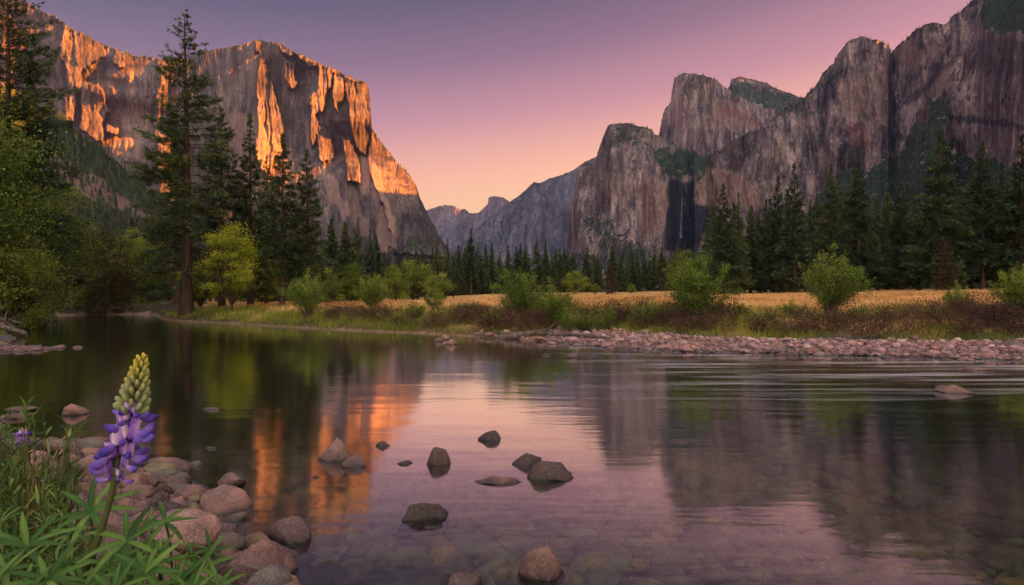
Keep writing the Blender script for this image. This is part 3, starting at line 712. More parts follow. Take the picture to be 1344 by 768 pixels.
# broadleaf trees of the left shore
def bl(seed, **k):
    tk, cr = broadleaf(seed, **k); return tk, cr
bA = plant_obj('broadleaf_tree', *bl(11, H=14, R=4.6, base=.06, ncl=150, per=300, leaf=.17), M['bark'], M['broad'])
bB = plant_obj('broadleaf_tree', *bl(12, H=10, R=3.6, base=.05, ncl=110, per=280, leaf=.16, stems=2), M['bark'], M['broad'])
put(bA, -56, 34, 118, 14, 0, .95, label='largest green broadleaf tree, filling the left edge above the water', cat='tree')
put(bB, 40, 43, 238, 10, 1, .9, label='round green broadleaf tree leaning out right of the largest one on the left shore', cat='tree')
put(bB, -70, 28, 120, 10, 3, label='broadleaf tree just beyond the left edge of the photo', cat='tree')
put(bB, 98, 56, 290, 10, 4.5, .95, label='lower broadleaf tree on the back shore left of the rust-tinged conifer', cat='tree')
put(bB, 178, 66, 305, 10, 2, 1.0, label='broadleaf tree on the back shore right of the rust-tinged conifer', cat='tree')
put(bB, 15, 30, 300, 10, 5.2, 1.1, label='low leafy tree hanging over the water at the far left', cat='tree')
rust = mat_foliage('dull_conifer', (.030, .020, .010), (.085, .062, .022), (.15, .12, .04), .15)
cR = conifer_obj('conifer_tree', (M['bark'], rust), seed=21, H=8, R=2.2, base=.03, levels=34, dens=10, needle=.26, nw=.045, m=8, taper=.7, fill=1.1)
put(cR, 137, 54, 288, 8, 0, label='rust-tinged bushy conifer at the back of the pool on the left', cat='conifer tree')
put(cR, 158, 60, 300, 8, 2, .9, label='second rust-tinged conifer just right of the bushier one behind the pool', cat='conifer tree')
mp = plant_obj('maple_tree', *bl(14, H=6.6, R=1.9, base=.12, ncl=70, per=230, leaf=.13, stems=2, crad=.15), M['bark'], M['yellow'])
put(mp, 303, 41.5, 291, 6.6, 0, 1.0, label='bright yellow-green maple below the tall pines', cat='maple tree')
put(mp, 262, 50, 345, 6.6, 2, 1.25, label='smaller yellow-green maple between two pine trunks', cat='maple tree')
put(mp, 345, 56, 330, 6.6, 4, 1.0, label='yellow-green maple in the shade behind the slim pine', cat='maple tree')

# far forest: four firs and two round trees, copied
FP = dict(needle=.66, nw=.22, m=7)
firs = []
for k, (R, b, tp) in enumerate(((3.5, .05, 1.05), (4.1, .08, .95), (3.0, .10, 1.1), (4.5, .03, 1.0), (3.1, .2, .9))):
    firs.append((conifer_obj('fir_tree', (M['bark'], M['fir']), seed=40+k, H=20, R=R, base=b, levels=40, dens=4.4, taper=tp, **FP), 20))
FR = dict(needle=.46, nw=.125, m=8)
mids = [(conifer_obj('fir_tree', (M['bark'], M['fir']), seed=60+k, H=20, R=R, base=b, levels=54, dens=5.2, taper=tp, fill=1.1, **FR), 20) for k, (R, b, tp) in enumerate(((3.9, .04, .98), (4.6, .06, .9), (3.3, .05, 1.0)))]
rt = [(plant_obj('round_tree', *bl(70+k, H=6, R=2.6, base=.05, ncl=50, per=150, leaf=.24), M['bark'], M['broad']), 6) for k in range(2)]

right = [(950, 241, 86, 1, 1.0, 'left fir of the pair standing right of the waterfall'), (969, 253, 88, 2, 1.0, 'right fir of the pair standing right of the waterfall'),
 (1020, 232, 90, 0, .95, 'fir left of the tall one behind the meadow'), (1043, 215, 84, 0, 1.0, 'tall fir above the meadow, left of the largest round willow'),
 (1064, 262, 95, 2, 1.0, 'lower fir filling the gap behind the largest round willow'), (1091, 216, 88, 1, .9, 'broad fir directly behind the largest round willow'),
 (1127, 196, 82, 0, 1.0, 'tall pointed fir just right of the largest round willow'), (1152, 262, 90, 1, .9, 'short fir right of the tall pointed one'),
 (1182, 228, 92, 2, 1.1, 'mid-height fir left of the giant fir on the right'), (1233, 172, 78, 1, 1.1, 'giant broad fir, tallest on the right side of the meadow'),
 (1206, 250, 84, 2, 1.0, 'narrow fir leaning against the giant fir on its left'), (1262, 262, 84, 0, 1.0, 'narrow fir against the giant fir on its right'),
 (1290, 188, 76, 1, 1.0, 'dark fir second from the right edge of the photo'), (1316, 215, 80, 2, 1.1, 'dark fir in the gap before the one at the right edge'), (1340, 178, 74, 0, 1.15, 'dark fir cut by the right edge of the photo'),
 (1385, 190, 74, 1, 1.0, 'dark fir just beyond the right edge of the photo'),
 (1164, 246, 98, 0, 1.15, 'fir in the dark gap left of the mid-height one'), (1277, 214, 90, 1, 1.1, 'shaded fir between the giant fir and the second from the right edge'), (1305, 232, 98, 0, 1.2, 'shaded fir filling in behind the two at the right edge'),
 (985, 276, 100, 1, 1.1, 'low fir between the waterfall pair and the next firs'), (1110, 252, 98, 2, 1.2, 'fir half hidden left of the tall pointed one'), (1005, 262, 104, 0, 1.0, 'slender fir behind the left end of the right-hand row')]
for px, top, Y, k, wd, lb in right:
    put(mids[k][0], px, Y, top, 20, R_.uniform(0, 6), wd, label=lb, cat='fir tree')
named = [(437, 284, 105, 0, 'left fir of the group between the dense pine pair and the cliff foot'), (452, 292, 108, 1, 'second fir of the group right of the dense pine pair'), (470, 286, 112, 2, 'third, pointed fir of the group right of the dense pine pair'),
 (486, 301, 115, 0, 'fourth fir, lower, of the group right of the dense pine pair'), (494, 308, 120, 4, 'thin fir standing at the foot of the glowing cliff'),
 (573, 316, 150, 0, 'fir below the low end of the glowing cliff'), (588, 314, 155, 2, 'fir next right of the one below the glowing cliff\'s end'), (602, 322, 160, 4, 'lower fir left of the tallest in the middle distance'), (618, 301, 150, 4, 'tallest fir in the middle distance, under the half-dome peak'),
 (645, 318, 160, 2, 'pointed fir under the blue mountain\'s left slope'), (689, 319, 165, 0, 'fir above the left part of the double willow'), (704, 313, 160, 1, 'first of three firs over the double willow\'s right part'), (716, 315, 165, 2, 'middle of three firs over the double willow\'s right part'), (729, 326, 170, 4, 'last of three firs over the double willow\'s right part'),
 (770, 320, 150, 3, 'tallest fir below the lower right-hand cliff'), (745, 330, 160, 1, 'fir left of the tallest below the lower right-hand cliff')]
for px, top, Y, k, lb in named:
    put(firs[k][0], px, Y, top, 20, R_.uniform(0, 6), .95, label=lb, cat='fir tree')
rows = [(420, 600, 16, 115, 150, 330, 350, 'firs at the foot of the glowing cliff', 'dark fir in the even forest edge at the foot of the glowing cliff'),
        (500, 940, 46, 150, 185, 322, 350, 'firs along the far edge of the meadow', 'dark fir in the even forest edge beyond the middle of the meadow'),
        (560, 960, 34, 190, 240, 318, 342, 'firs along the far edge of the meadow', 'dark fir in the even forest edge beyond the middle of the meadow'),
        (930, 1400, 46, 92, 125, 262, 330, 'firs of the dark wood on the right', 'dark fir in the shaded wood behind the tall firs on the right'),
        (960, 1420, 30, 125, 170, 240, 290, 'firs of the dark wood on the right', 'dark fir in the shaded wood behind the tall firs on the right'),
        (170, 460, 26, 66, 110, 285, 335, 'firs behind the left bank', 'dark fir in the shaded wood behind the left bank pines'),
        (-160, 200, 22, 62, 100, 285, 335, 'firs on the shaded slope at the left', 'dark fir on the shaded slope behind the left shore trees')]
for x0, x1, n, Y0, Y1, t0, t1, grp, lb in rows:
    for i in range(n):
        px = x0 + (i+R_.uniform(.1, .9))*(x1-x0)/n; k = R_.randrange(5)
        put(firs[k][0], px, R_.uniform(Y0, Y1), R_.uniform(t0, t1), 20, R_.uniform(0, 6), R_.uniform(.9, 1.35), label=lb, cat='fir tree', group=grp)
for px, top, Y, wd, lb in ((543, 340, 110, 1.1, 'broad green tree in the forest edge left of centre'), (577, 357, 95, 1.1, 'round olive tree standing before the forest left of centre'), (755, 355, 120, 1.0, 'pale round tree beyond the meadow, right of the double willow'), (829, 372, 120, .9, 'small round bush-like tree at the meadow\'s far edge'), (781, 372, 125, .9, 'small pale round tree left of the cone-shaped one'),
                       (520, 348, 100, 1.0, 'green round tree at the left end of the meadow'), (460, 345, 75, 1.0, 'green round tree behind the two bank willows'), (425, 350, 66, 1.0, 'green round tree just behind the round willow on the left bank'), (900, 330, 130, 1.0, 'yellowish tree behind the middle willow')):
    put(rt[int(px) % 2][0], px, Y, top, 6, R_.uniform(0, 6), wd, label=lb, cat='tree')
put(cR, 803, 118, 343, 8, 1, 1.0, label='olive cone-shaped conifer alone at the meadow\'s far edge', cat='conifer tree')
put(cR, 1240, 74, 310, 8, 1, 1.0, label='olive bushy conifer at the foot of the giant fir', cat='conifer tree')

# willows of the far bank
sh1 = plant_obj('willow_shrub', *shrub(81, 2.4, 1.15, stems=34, leaves=330, leaf=.075), M['twig'], M['willow'], 'foliage', 'stems')
sh2 = plant_obj('willow_shrub', *shrub(82, 2.6, 1.25, stems=34, leaves=300, leaf=.07, start=.3), M['twig'], M['willow'], 'foliage', 'stems')
sh3 = plant_obj('willow_shrub', *shrub(83, 1.5, .9, stems=20, leaves=190, leaf=.06, start=.2), M['twig'], M['willow'], 'foliage', 'stems')
for sh, px, Y, top, H0, wd, lb in ((sh1, 915, 24, 322, 2.4, 1.0, 'round bright willow shrub in the middle of the far bank, below the waterfall'), (sh2, 1091, 23.5, 308, 2.6, .98, 'largest round bright willow shrub, on the far bank before the tall firs'),
        (sh1, 682, 26.5, 342, 2.4, 1.0, 'left, taller half of the double willow at the start of the gravel bar'), (sh2, 722, 25.8, 357, 2.6, 1.1, 'right half of the double willow above the driftwood log'),
        (sh2, 404, 34, 345, 2.6, .95, 'round willow shrub on the left bank in front of the dense pines'), (sh1, 487, 38, 352, 2.4, 1.0, 'willow shrub right of the round one on the left bank'),
        (sh2, 1256, 22.5, 361, 2.6, .75, 'small thin willow right of the largest one'), (sh1, 1336, 21.6, 336, 2.4, .9, 'willow cut by the right edge of the photo'),
        (sh3, 572, 34, 372, 1.5, .9, 'small thin willow left of centre on the bank'), (sh3, 612, 30, 388, 1.5, 1.0, 'low shrub on the bank left of the double willow'), (sh3, 850, 25, 383, 1.5, 1.0, 'low shrub on the bank left of the middle willow'),
        (sh3, 650, 25.6, 395, 1.5, 1.0, 'low shrub at the left foot of the double willow'), (sh3, 1160, 22.8, 392, 1.5, .9, 'low shrub just right of the largest willow'), (sh3, 1010, 23.4, 398, 1.5, .9, 'low shrub between the middle and the largest willow')):
    put(sh, px, Y, top, H0, R_.uniform(0, 6), wd, label=lb, cat='shrub')

for i, px in enumerate((440, 470, 535, 555, 590, 635, 745, 770, 800, 880, 955, 985, 1045, 1130, 1185, 1215, 1300)):
    Y = float(np.interp(px, [440, 560, 640, 760, 1000, 1300], [33, 29.5, 26.5, 25, 23, 21.4]))+R_.uniform(-.4, 1.6)
    put(sh3, px+R_.uniform(-8, 8), Y, R_.uniform(386, 402), 1.5, R_.uniform(0, 6), R_.uniform(.7, 1.5), label='low young willow growing among the brush of the far bank', cat='shrub', group='low willows along the far bank')

# trees on the cliffs and slopes, far too many to count
for o in [x for x in COL.objects if x.type == 'EMPTY' and not x.parent and 'label' not in x]:   # a model that ended up unused
    for ch in list(o.children): bpy.data.objects.remove(ch)
    bpy.data.objects.remove(o)
def cliff_trees():
    rng = np.random.default_rng(5); g = Geo(); k8 = np.arange(5)*2*np.pi/5
    for name, step in (('cliff', 1), ('mountain', 1), ('hillside', 1)):
        for co_, VA, PX, PY, T in RELIEF.get(name, []):
            if PX.max() < 100 or co_[..., 1].mean() > 7000: continue
            if co_[..., 1].mean() > 4200: dens = .008
            else: dens = .07
            near = co_[..., 1].mean() < 1200
            wv = np.clip(VA-.35, 0, 1)*dens*(1.1 if not near else .5)
            rim = (PY-T[None] < 1.2)*.028*(VA > .1)
            sel = (rng.uniform(size=VA.shape) < wv+rim) & (PX < 1420) & (PX > -60) & (PY < 392)
            P = co_[sel]
            d = P[:, 1]; h = np.where(d < 1300, rng.uniform(5, 13, len(P)), rng.uniform(6, 14, len(P)))*np.clip(d/2500, .9, 1.7)
            r = h*rng.uniform(.16, .26, len(P)); a = rng.uniform(0, 1, len(P)); off = rng.uniform(0, 6.28, len(P))
            for lo, hi, rs in ((-.15, .62, 1.0), (.3, 1.0, .66)):
                ring = P[:, None] + np.stack([np.cos(k8[None]+off[:, None])*r[:, None]*rs*rng.uniform(.7, 1.25, (len(P), 5)), np.sin(k8[None]+off[:, None])*r[:, None]*rs, np.broadcast_to((h*lo)[:, None], (len(P), 5))], -1)
                tip = P + np.stack([0*h, 0*h, h*hi], -1)
                V = np.concatenate([ring, tip[:, None]], 1); n = len(P); i = np.arange(n)[:, None]*6
                for j in range(5): g.add(V.reshape(-1, 3) if j == 0 else np.zeros((0, 3)), (np.stack([i[:, 0]+j, i[:, 0]+(j+1) % 5, i[:, 0]+5], -1) - (0 if j == 0 else n*6)), np.repeat(a, 6) if j == 0 else 0.)
    tag(obj('forest', g.mesh('forest', M['far_fir'], False)), 'dark conifers growing on the cliff ledges, rims and slopes', 'forest', kind='stuff')
cliff_trees()

# ------------------------------------------------------------------ grasses
def blades(name, n, xr, yr, cond, h, wdt, mat, label, cat, seed, lean=.35, patch=None, mult=1):
    rng = np.random.default_rng(seed); g = Geo()
    t = rng.uniform(xr[0], xr[1], n); y = yr[0]*(yr[1]/yr[0])**rng.uniform(0, 1, n)
    x = (t-CX)/F*y
    if patch:
        ci = rng.integers(0, max(n//patch, 1), n); x = x[ci]+rng.normal(size=n)*.28; y = y[ci]+rng.normal(size=n)*.28; hv = rng.uniform(.5, 1.35, n)[ci]; av = rng.normal(size=n)[ci]*.17
    else: hv, av = 1.0, 0.0
    s = river_sd(x, y); keep = cond(x, y, s, rng.uniform(size=n)); x, y = x[keep], y[keep]
    if patch: hv, av = hv[keep], av[keep]
    z = ground_z(x, y, s[keep]); n = len(x)
    hh = h*rng.uniform(.55, 1.2, n)*hv; ww = wdt*(y/24)**.8
    d = np.stack([rng.normal(size=n)*lean, rng.normal(size=n)*lean, np.ones(n)], -1)
    c = np.stack([x, y, z-.02], -1); a = np.clip(.5+.15*rng.normal(size=n)+av+.30*noise(x*.35, y*.25, seed=seed)+.12*noise(x*1.3, y*1.3, seed=seed+1), 0, 1)
    d /= np.linalg.norm(d, axis=1)[:, None]
    side = np.cross(d, rng.normal(size=(n, 3))); side[:, 2] = 0; side /= np.linalg.norm(side, axis=1)[:, None]+1e-9
    bend = np.stack([rng.normal(size=n), rng.normal(size=n), -.3*np.ones(n)], -1)*hh[:, None]*.22
    sw = side*ww[:, None]/2; mid = c+d*hh[:, None]*.55+bend*.2
    V = np.stack([c-sw, c+sw, mid+sw*.8, mid-sw*.8, c+d*hh[:, None]+bend], 1).reshape(-1, 3); k5 = np.arange(n)[:, None]*5
    g.add(V, k5+np.array([[0, 1, 2, 3]]), np.repeat(a, 5)); g.add(np.zeros((0, 3)), k5+np.array([[3, 2, 4]])-n*5, 0.)
    return tag(obj(name, g.mesh(name, mat)), label, cat, kind='stuff')
land = lambda x, y, s: (s > .05) & (y > 10)
ratio = lambda x, y: x/np.maximum(y, 1)
def meadow_c(x, y, s, u):
    edge = np.where(x > 1.5, 7.0, 3.6)
    return land(x, y, s) & (s > edge+1.2*noise(x*.4, y*.4, seed=9)) & (ratio(x, y) > -.52)
def green_c(x, y, s, u):
    a = np.where(x > 1.5, 4.1, .02); b = np.where(x > 1.5, 8.4, 5.5)
    return land(x, y, s) & (s > a+.5*noise(x*.8, y*.8, seed=12)) & (s < b) & (u < .25+1.3*np.clip(noise(x*.35, y*.35, seed=19)+.25, 0, 1))
blades('meadow_grass', 90000, (200, 1500), (23, 75), meadow_c, .36, .026, M['gold'], 'dry golden grass covering the meadow', 'grass', 31, .4)
blades('bank_grass', 420000, (150, 1480), (18, 46), green_c, .36, .014, M['green'], 'green and yellow grass along the river bank', 'grass', 32, .4, patch=45)
blades('tall_grass', 120000, (380, 1500), (20, 34), lambda x, y, s, u: land(x, y, s) & (s > np.where(x > 1.5, 6.6, 2.2)) & (s < np.where(x > 1.5, 12, 8)) & (u < .12+1.1*np.clip(noise(x*.5, y*.5, seed=29)+.15, 0, 1)), .60, .014, M['green'], 'taller green and yellow grass between the brush and the meadow', 'grass', 36, .3, patch=60)
def bushes():
    rng = np.random.default_rng(41); g = Geo(); n = 2400
    px = rng.uniform(380, 1500, n); y = rng.uniform(19, 34, n); x = (px-CX)/F*y; s = river_sd(x, y)
    a = np.where(x > 1.5, 4.5, .5); b = np.where(x > 1.5, 7.6, 3.0)
    k = (s > a) & (s < b) & (noise(x*.3, y*.3, seed=50)+.45 > rng.uniform(-.3, .5, n)); x, y, s = x[k], y[k], s[k]; z = ground_z(x, y, s)
    for i in range(len(x)):
        r = rng.uniform(.28, .6); m = 300
        u = rng.normal(size=(m, 3)); u /= np.linalg.norm(u, axis=1)[:, None]; rr = rng.uniform(.2, 1, m)**.5
        C = np.array([x[i], y[i], z[i]+r*.75]) + u*rr[:, None]*[r, r, r*.85]
        cards(g, C, u+rng.normal(size=(m, 3))*.6+[0, 0, .5], .085*rng.uniform(.5, 1.3, m), .024, np.clip(.45+.2*rng.normal()+.15*rng.normal(size=m), 0, 1), rng)
    tag(obj('bank_brush', g.mesh('bank_brush', M['brush'])), 'dark reddish-brown brush lining the far bank', 'brush', kind='stuff')
bushes()
blades('shore_grass', 60000, (-700, 300), (12, 75), lambda x, y, s, u: (s > .3) & (s < 9) & (x < -8) & (y > 12), .34, .022, M['green'], 'green grass along the left shore', 'grass', 33, .4, patch=40)

# ------------------------------------------------------------------ rocks
def ico(sub):
    import bmesh
    bm = bmesh.new(); bmesh.ops.create_icosphere(bm, subdivisions=sub, radius=1.0)
    V = np.array([v.co[:] for v in bm.verts]); Fc = np.array([[v.index for v in f.verts] for f in bm.faces]); bm.free(); return V, Fc
ICO = {k: ico(k) for k in (1, 2, 3, 4, 5)}
def rock_shape(seed, sub=4, cuts=9, angular=.7, rough=.07, flat=.0, point=.0):
    """a boulder: a lumpy ball planed by random facets whose edges stay soft"""
    rng = np.random.default_rng(seed); V, Fc = ICO[sub]; V = V.copy()
    o = rng.uniform(-50, 50, 3)
    V *= (1+.20*fbm(V[:, 0]*1.1+o[0], V[:, 1]*1.1+o[1], V[:, 2]*1.1+o[2], 2, seed))[:, None]
    for _ in range(cuts):
        n = rng.normal(size=3); n /= np.linalg.norm(n); h = rng.uniform(.5, .85)
        d = V@n-h; k = d > -.06; V[k] -= (np.clip(d[k]+.06, 0, None)*angular)[:, None]*n
    e = 1+rough*fbm(V[:, 0]*4+o[0], V[:, 1]*4, V[:, 2]*4, 4, seed+2)
    V *= e[:, None]; V[:, 2] *= 1-flat; V[:, :2] *= (1-point*V[:, 2:3])
    V /= np.abs(V).max(0)
    if point: V[:, :2] /= np.abs(V[V[:, 2] > .0][:, :2]).max(0)
    return V, Fc
def rock_mesh(name, seed, mat, var=0.0, **k):
    V, Fc = rock_shape(seed, **k)
    return mesh_data(name, V, Fc, mat, {'var': np.full(len(V), var)})
def place_rock(me, x, y, z, w, d, h, rz, label, group=None, cat='rock', tilt=(0, 0), name='rock'):
    o = obj(name, me, loc=(x, y, z)); o.scale = (w/2, d/2, h/2); o.rotation_euler = (tilt[0], tilt[1], rz)
    return tag(o, label, cat, group)

BUSY = []
def px_rock(px, py, w, h, label, seed, Y=None, depth=.8, mat='rock', sub=.5, rz=None, var=0.0, z=0.0, tilt=(0, 0), **k):
    """px, py: middle of the rock's lower edge in the photograph; w, h its size there"""
    Y = Y or (CH-z)*F/(py-HY); m = Y/F; W = w*m; dpt = W*depth; k.setdefault('point', .5 if mat == 'rock_dark' else .16)
    Hh = h*m*.78/(1-sub); yc = Y+dpt*.42
    x = (px-CX)/F*yc; r = random.Random(seed)
    me = rock_mesh('rock', seed, M[mat], var, **k); BUSY.append((x, yc, W*.48))
    return place_rock(me, x, yc, z+Hh*(.5-sub), W*1.04, dpt, Hh, r.uniform(-.3, .3) if rz is None else rz, label, tilt=tilt)
W_ = [
 (438, 606, 46, 36, 'rounded pinkish rock in the water, taller of the touching pair left of centre', 101, {}),
 (466, 614, 36, 20, 'low brown rock touching the right side of the taller rounded rock left of centre', 102, {}),
 (502, 587, 17, 9, 'tiny dark stone where the orange reflection starts, left of centre', 103, dict(mat='rock_dark')),
 (531, 611, 22, 6, 'thin flat dark stone barely above the water left of the wedge-shaped rock', 104, dict(mat='rock_dark', depth=1.0)),
 (573, 611, 34, 27, 'wedge-shaped dark rock near the middle of the calm water', 105, dict(mat='rock_dark', cuts=14, angular=.95, tilt=(0, .15))),
 (645, 579, 35, 15, 'low dark rock farthest out in the calm pale reflection', 106, dict(mat='rock_dark', cuts=12)),
 (692, 612, 42, 20, 'smaller dark rock half hidden behind the big pointed rock', 107, dict(mat='rock_dark', cuts=12, angular=.9, rz=.3)),
 (722, 632, 72, 38, 'big pointed dark rock in the middle of the water', 108, dict(mat='rock_dark', cuts=16, angular=.95, tilt=(0, .12), rz=-.2)),
 (652, 636, 60, 9, 'flat splinter of pale rock lying level with the water', 109, dict(depth=.45, cuts=14)),
 (556, 683, 60, 28, 'lens-shaped dark rock with a pale streak, lower centre', 110, dict(mat='rock_dark', depth=.6, tilt=(0, -.12))),
 (711, 762, 60, 48, 'round reddish-brown boulder at the bottom of the photo right of centre', 111, dict(cuts=6, angular=.5, var=.62)),
 (607, 774, 50, 28, 'speckled brown rock cut by the bottom edge at centre', 112, dict(var=.62)),
 (378, 712, 68, 35, 'long smooth pink-topped rock alone in the water beside the bank', 113, dict(cuts=8, depth=.6)),
 (1248, 517, 44, 13, 'low pale rock washed by the current on the right', 114, dict(var=.3)),
 (1285, 487, 44, 6, 'flat pale stone awash near the gravel bar on the right', 115, dict(var=.3)),
 (817, 463, 27, 13, 'round dark rock at the left tip of the gravel bar', 116, dict(mat='rock_dark')),
 (753, 470, 17, 9, 'small grey rock in the riffle left of the round dark one', 117, {}),
 (716, 467, 12, 5, 'smallest grey stone in the riffle, leftmost there', 118, dict(mat='rock_dark')),
 (775, 470, 22, 4, 'thin dark stone just right of the small grey rock in the riffle', 119, dict(mat='rock_dark')),
 (594, 453, 20, 11, 'brown rock near the far bank left of the double willow, nearest of its cluster', 120, {}),
 (584, 446, 16, 8, 'pinkish rock behind the nearest one off the far bank left of the double willow', 121, dict(var=.4)),
 (575, 449, 14, 7, 'small rock leftmost in the cluster off the far bank', 122, {}),
 (1037, 468, 13, 8, 'small dark red stone at the gravel bar\'s water edge', 123, dict(mat='rock_dark')),
 (1232, 466, 18, 10, 'dark grey rock at the gravel bar\'s edge on the right', 124, dict(mat='rock_dark')),
 (1270, 471, 20, 12, 'dark greenish rock right of the dark grey one on the gravel edge', 125, dict(mat='rock_dark')),
 (1205, 462, 20, 9, 'reddish rock left of the dark grey one on the gravel edge', 126, dict(var=.6)),
 (278, 539, 26, 5, 'small flat tan stone alone in the dark pool', 127, dict(depth=.6)),
 (104, 457, 15, 5, 'small tan stone in the back of the pool, right of the rocky spit', 128, dict(depth=.7)),
 (415, 628, 11, 4, 'tiny stone in the orange reflection below the touching pair', 129, dict(mat='rock_dark')),
 (566, 694, 30, 3, 'pale stone just breaking the surface below the lens-shaped rock', 130, dict(var=.3, depth=.5)),
 (100, 546, 38, 18, 'reddish rock standing in the pool above the lupine\'s left side', 131, dict(var=.5, cuts=12)),
 (28, 540, 44, 9, 'flat pink rock in the pool at the left edge', 132, dict(var=.5, depth=.6)),
 (16, 551, 44, 9, 'second flat rock in the pool at the left edge, nearer than the pink one', 133, dict(depth=.6)),
 (115, 583, 60, 7, 'long thin rock barely above the pool behind the herb tangle', 134, dict(depth=.5)),
 (220, 622, 62, 23, 'long tan rock at the back of the bank pile, right of the lupine flowers', 135, dict(var=.5, cuts=5, angular=.4)),
 (203, 642, 46, 20, 'smooth dark-sided rock below the long tan one', 136, dict(cuts=5, angular=.4)),
 (288, 676, 76, 46, 'large dark double-humped rock jutting from the bank pile', 137, dict(cuts=7, var=.05)),
 (303, 640, 38, 22, 'hump of rock behind the large dark one on the bank pile', 138, dict(cuts=5)),
 (246, 655, 46, 24, 'dark grey rock at the left shoulder of the large dark one', 139, dict(var=.15)),
 (340, 770, 96, 62, 'big speckled pink boulder at the foot of the bank pile', 140, dict(var=.35, cuts=6, angular=.55)),
 (372, 784, 52, 40, 'pink boulder lobed onto the right of the big speckled one', 141, dict(var=.35, cuts=5, angular=.5)),
 (295, 712, 44, 28, 'rounded purple-brown rock between the big pink boulder and the dark one', 142, dict(var=.1)),
 (262, 648, 40, 12, 'thin slab in the wet gap beside the dark grey rock', 143, dict(mat='rock_dark')),
]
for px, py, w_, h_, lb, sdn, kw in W_: px_rock(px, py, w_, h_, lb, sdn, **kw)
# rocks of the bank pile that lie higher, on the slope
def slope_rock(px, py, Y, w, h, label, seed, mat='rock', var=0.0, depth=.8, **k):
    m = Y/F; x = (px-CX)/F*Y; z = CH+(HY-py)/F*Y
    me = rock_mesh('rock', seed, M[mat], var, **k); r = random.Random(seed); BUSY.append((x, Y, w*m*.48))
    place_rock(me, x, Y, z, w*m, w*m*depth, h*m*1.25, r.uniform(-.4, .4), label, tilt=(r.uniform(-.15, .15), r.uniform(-.15, .15)))
for px, py, Y, w_, h_, lb, sdn, kw in (
 (128, 640, 4.9, 52, 60, 'square-faced orange-tan block behind the lupine stem', 151, dict(var=.52, cuts=16, angular=.9)),
 (176, 651, 4.7, 50, 24, 'smooth pink oval rock right of the lupine stem', 152, dict(var=.5, cuts=4, angular=.4)),
 (100, 690, 3.6, 62, 42, 'brownish-pink rock between the lupine leaves on the left', 153, dict(var=.35)),
 (236, 700, 3.5, 104, 46, 'broad pale pink boulder just behind the lupine leaves', 154, dict(var=.38, cuts=6, angular=.5)),
 (62, 660, 3.9, 56, 50, 'pale tan rock glimpsed behind the herb tangle', 155, dict(var=.5)),
 (156, 688, 3.7, 46, 26, 'tan rock directly behind the lupine\'s lower stem', 156, dict(var=.5)),
 (150, 725, 3.0, 92, 36, 'grey-pink slab low behind the leaves', 157, dict(var=.3)),
 (60, 748, 2.7, 86, 46, 'pink-brown boulder at the bottom left behind the leaves', 158, dict(var=.35, cuts=6)),
 (205, 752, 2.9, 70, 40, 'reddish rock at the bottom behind the right-hand leaves', 159, dict(var=.6)),
 (20, 700, 3.0, 60, 40, 'dark rock in the shade of the herb tangle', 160, dict(mat='rock_dark'))):
    slope_rock(px, py, Y, w_, h_, lb, sdn, **kw)

# the rest of the pile
def pile():
    rng = np.random.default_rng(77); base = [rock_mesh('rock', 200+i, M['rock_dark' if i in (1, 4) else 'rock'], v, sub=3, cuts=c, angular=a) for i, (v, c, a) in enumerate(((0, 9, .7), (.15, 13, .9), (.3, 7, .5), (.45, 15, .95), (.6, 10, .8), (.5, 8, .6)))]
    placed = list(BUSY); k = 0
    for t in range(6000):
        if k >= 270: break
        y = rng.uniform(1.9, 9.3); x = rng.uniform(-7.5, -.2); s = float(river_sd(np.array([x]), np.array([y]))[0])
        if s < -.05 or s > 1.8 or x/y < -.95: continue
        r = rng.uniform(.05, .13)*(1.0 if k > 30 else 1.6)
        if any((x-a)**2+(y-b)**2 < (.72*(r+c))**2 for a, b, c in placed): continue
        placed.append((x, y, r)); k += 1
        place_rock(base[rng.integers(6)], x, y, max(gz(x, y), -.05)+r*.25, 2*r*rng.uniform(.9, 1.35), 2*r*rng.uniform(.7, 1.0), 2*r*rng.uniform(.6, .95), rng.uniform(0, 6.28),
                   'granite river rock in the loose pile along the near left bank', 'rocks piled along the near left bank', tilt=(rng.normal()*.15, rng.normal()*.15))
pile()

def stones(name, n, place, sizes, mat, label, sub=1, seed=1, flat=(.45, .75)):
    """pebbles past counting: one mesh"""
    rng = np.random.default_rng(seed); g = Geo(); protos = [rock_shape(400+i, sub=sub, cuts=6, angular=.5) for i in range(8)]
    P = place(rng, n); n = len(P); r = sizes[0]*(sizes[1]/sizes[0])**(rng.uniform(0, 1, n)**1.6); pi = rng.integers(0, 8, n); az = rng.uniform(0, 6.28, n)
    for q in range(8):
        V, Fc = protos[q]; k = np.where(pi == q)[0]; m = len(k)
        if not m: continue
        S = np.stack([r[k]*rng.uniform(.85, 1.35, m), r[k]*rng.uniform(.7, 1.0, m), r[k]*rng.uniform(*flat, m)], -1)
        L = V[None]*S[:, None]; c, s = np.cos(az[k])[:, None], np.sin(az[k])[:, None]
        tl = rng.normal(size=m)[:, None]*.2
        X = L[..., 0]*c-L[..., 1]*s; Yy = L[..., 0]*s+L[..., 1]*c; Zz = L[..., 2]+tl*L[..., 0]
        A = np.stack([X, Yy, Zz], -1) + P[k][:, None] + np.stack([0*r[k], 0*r[k], r[k]*.2], -1)[:, None]
        Fa = Fc[None]+np.arange(m)[:, None, None]*len(V)
        g.add(A.reshape(-1, 3), Fa.reshape(-1, 3), np.repeat(rng.uniform(0, 1, m), len(V)))
    return tag(obj(name, g.mesh(name, mat)), label, 'stones', kind='stuff')
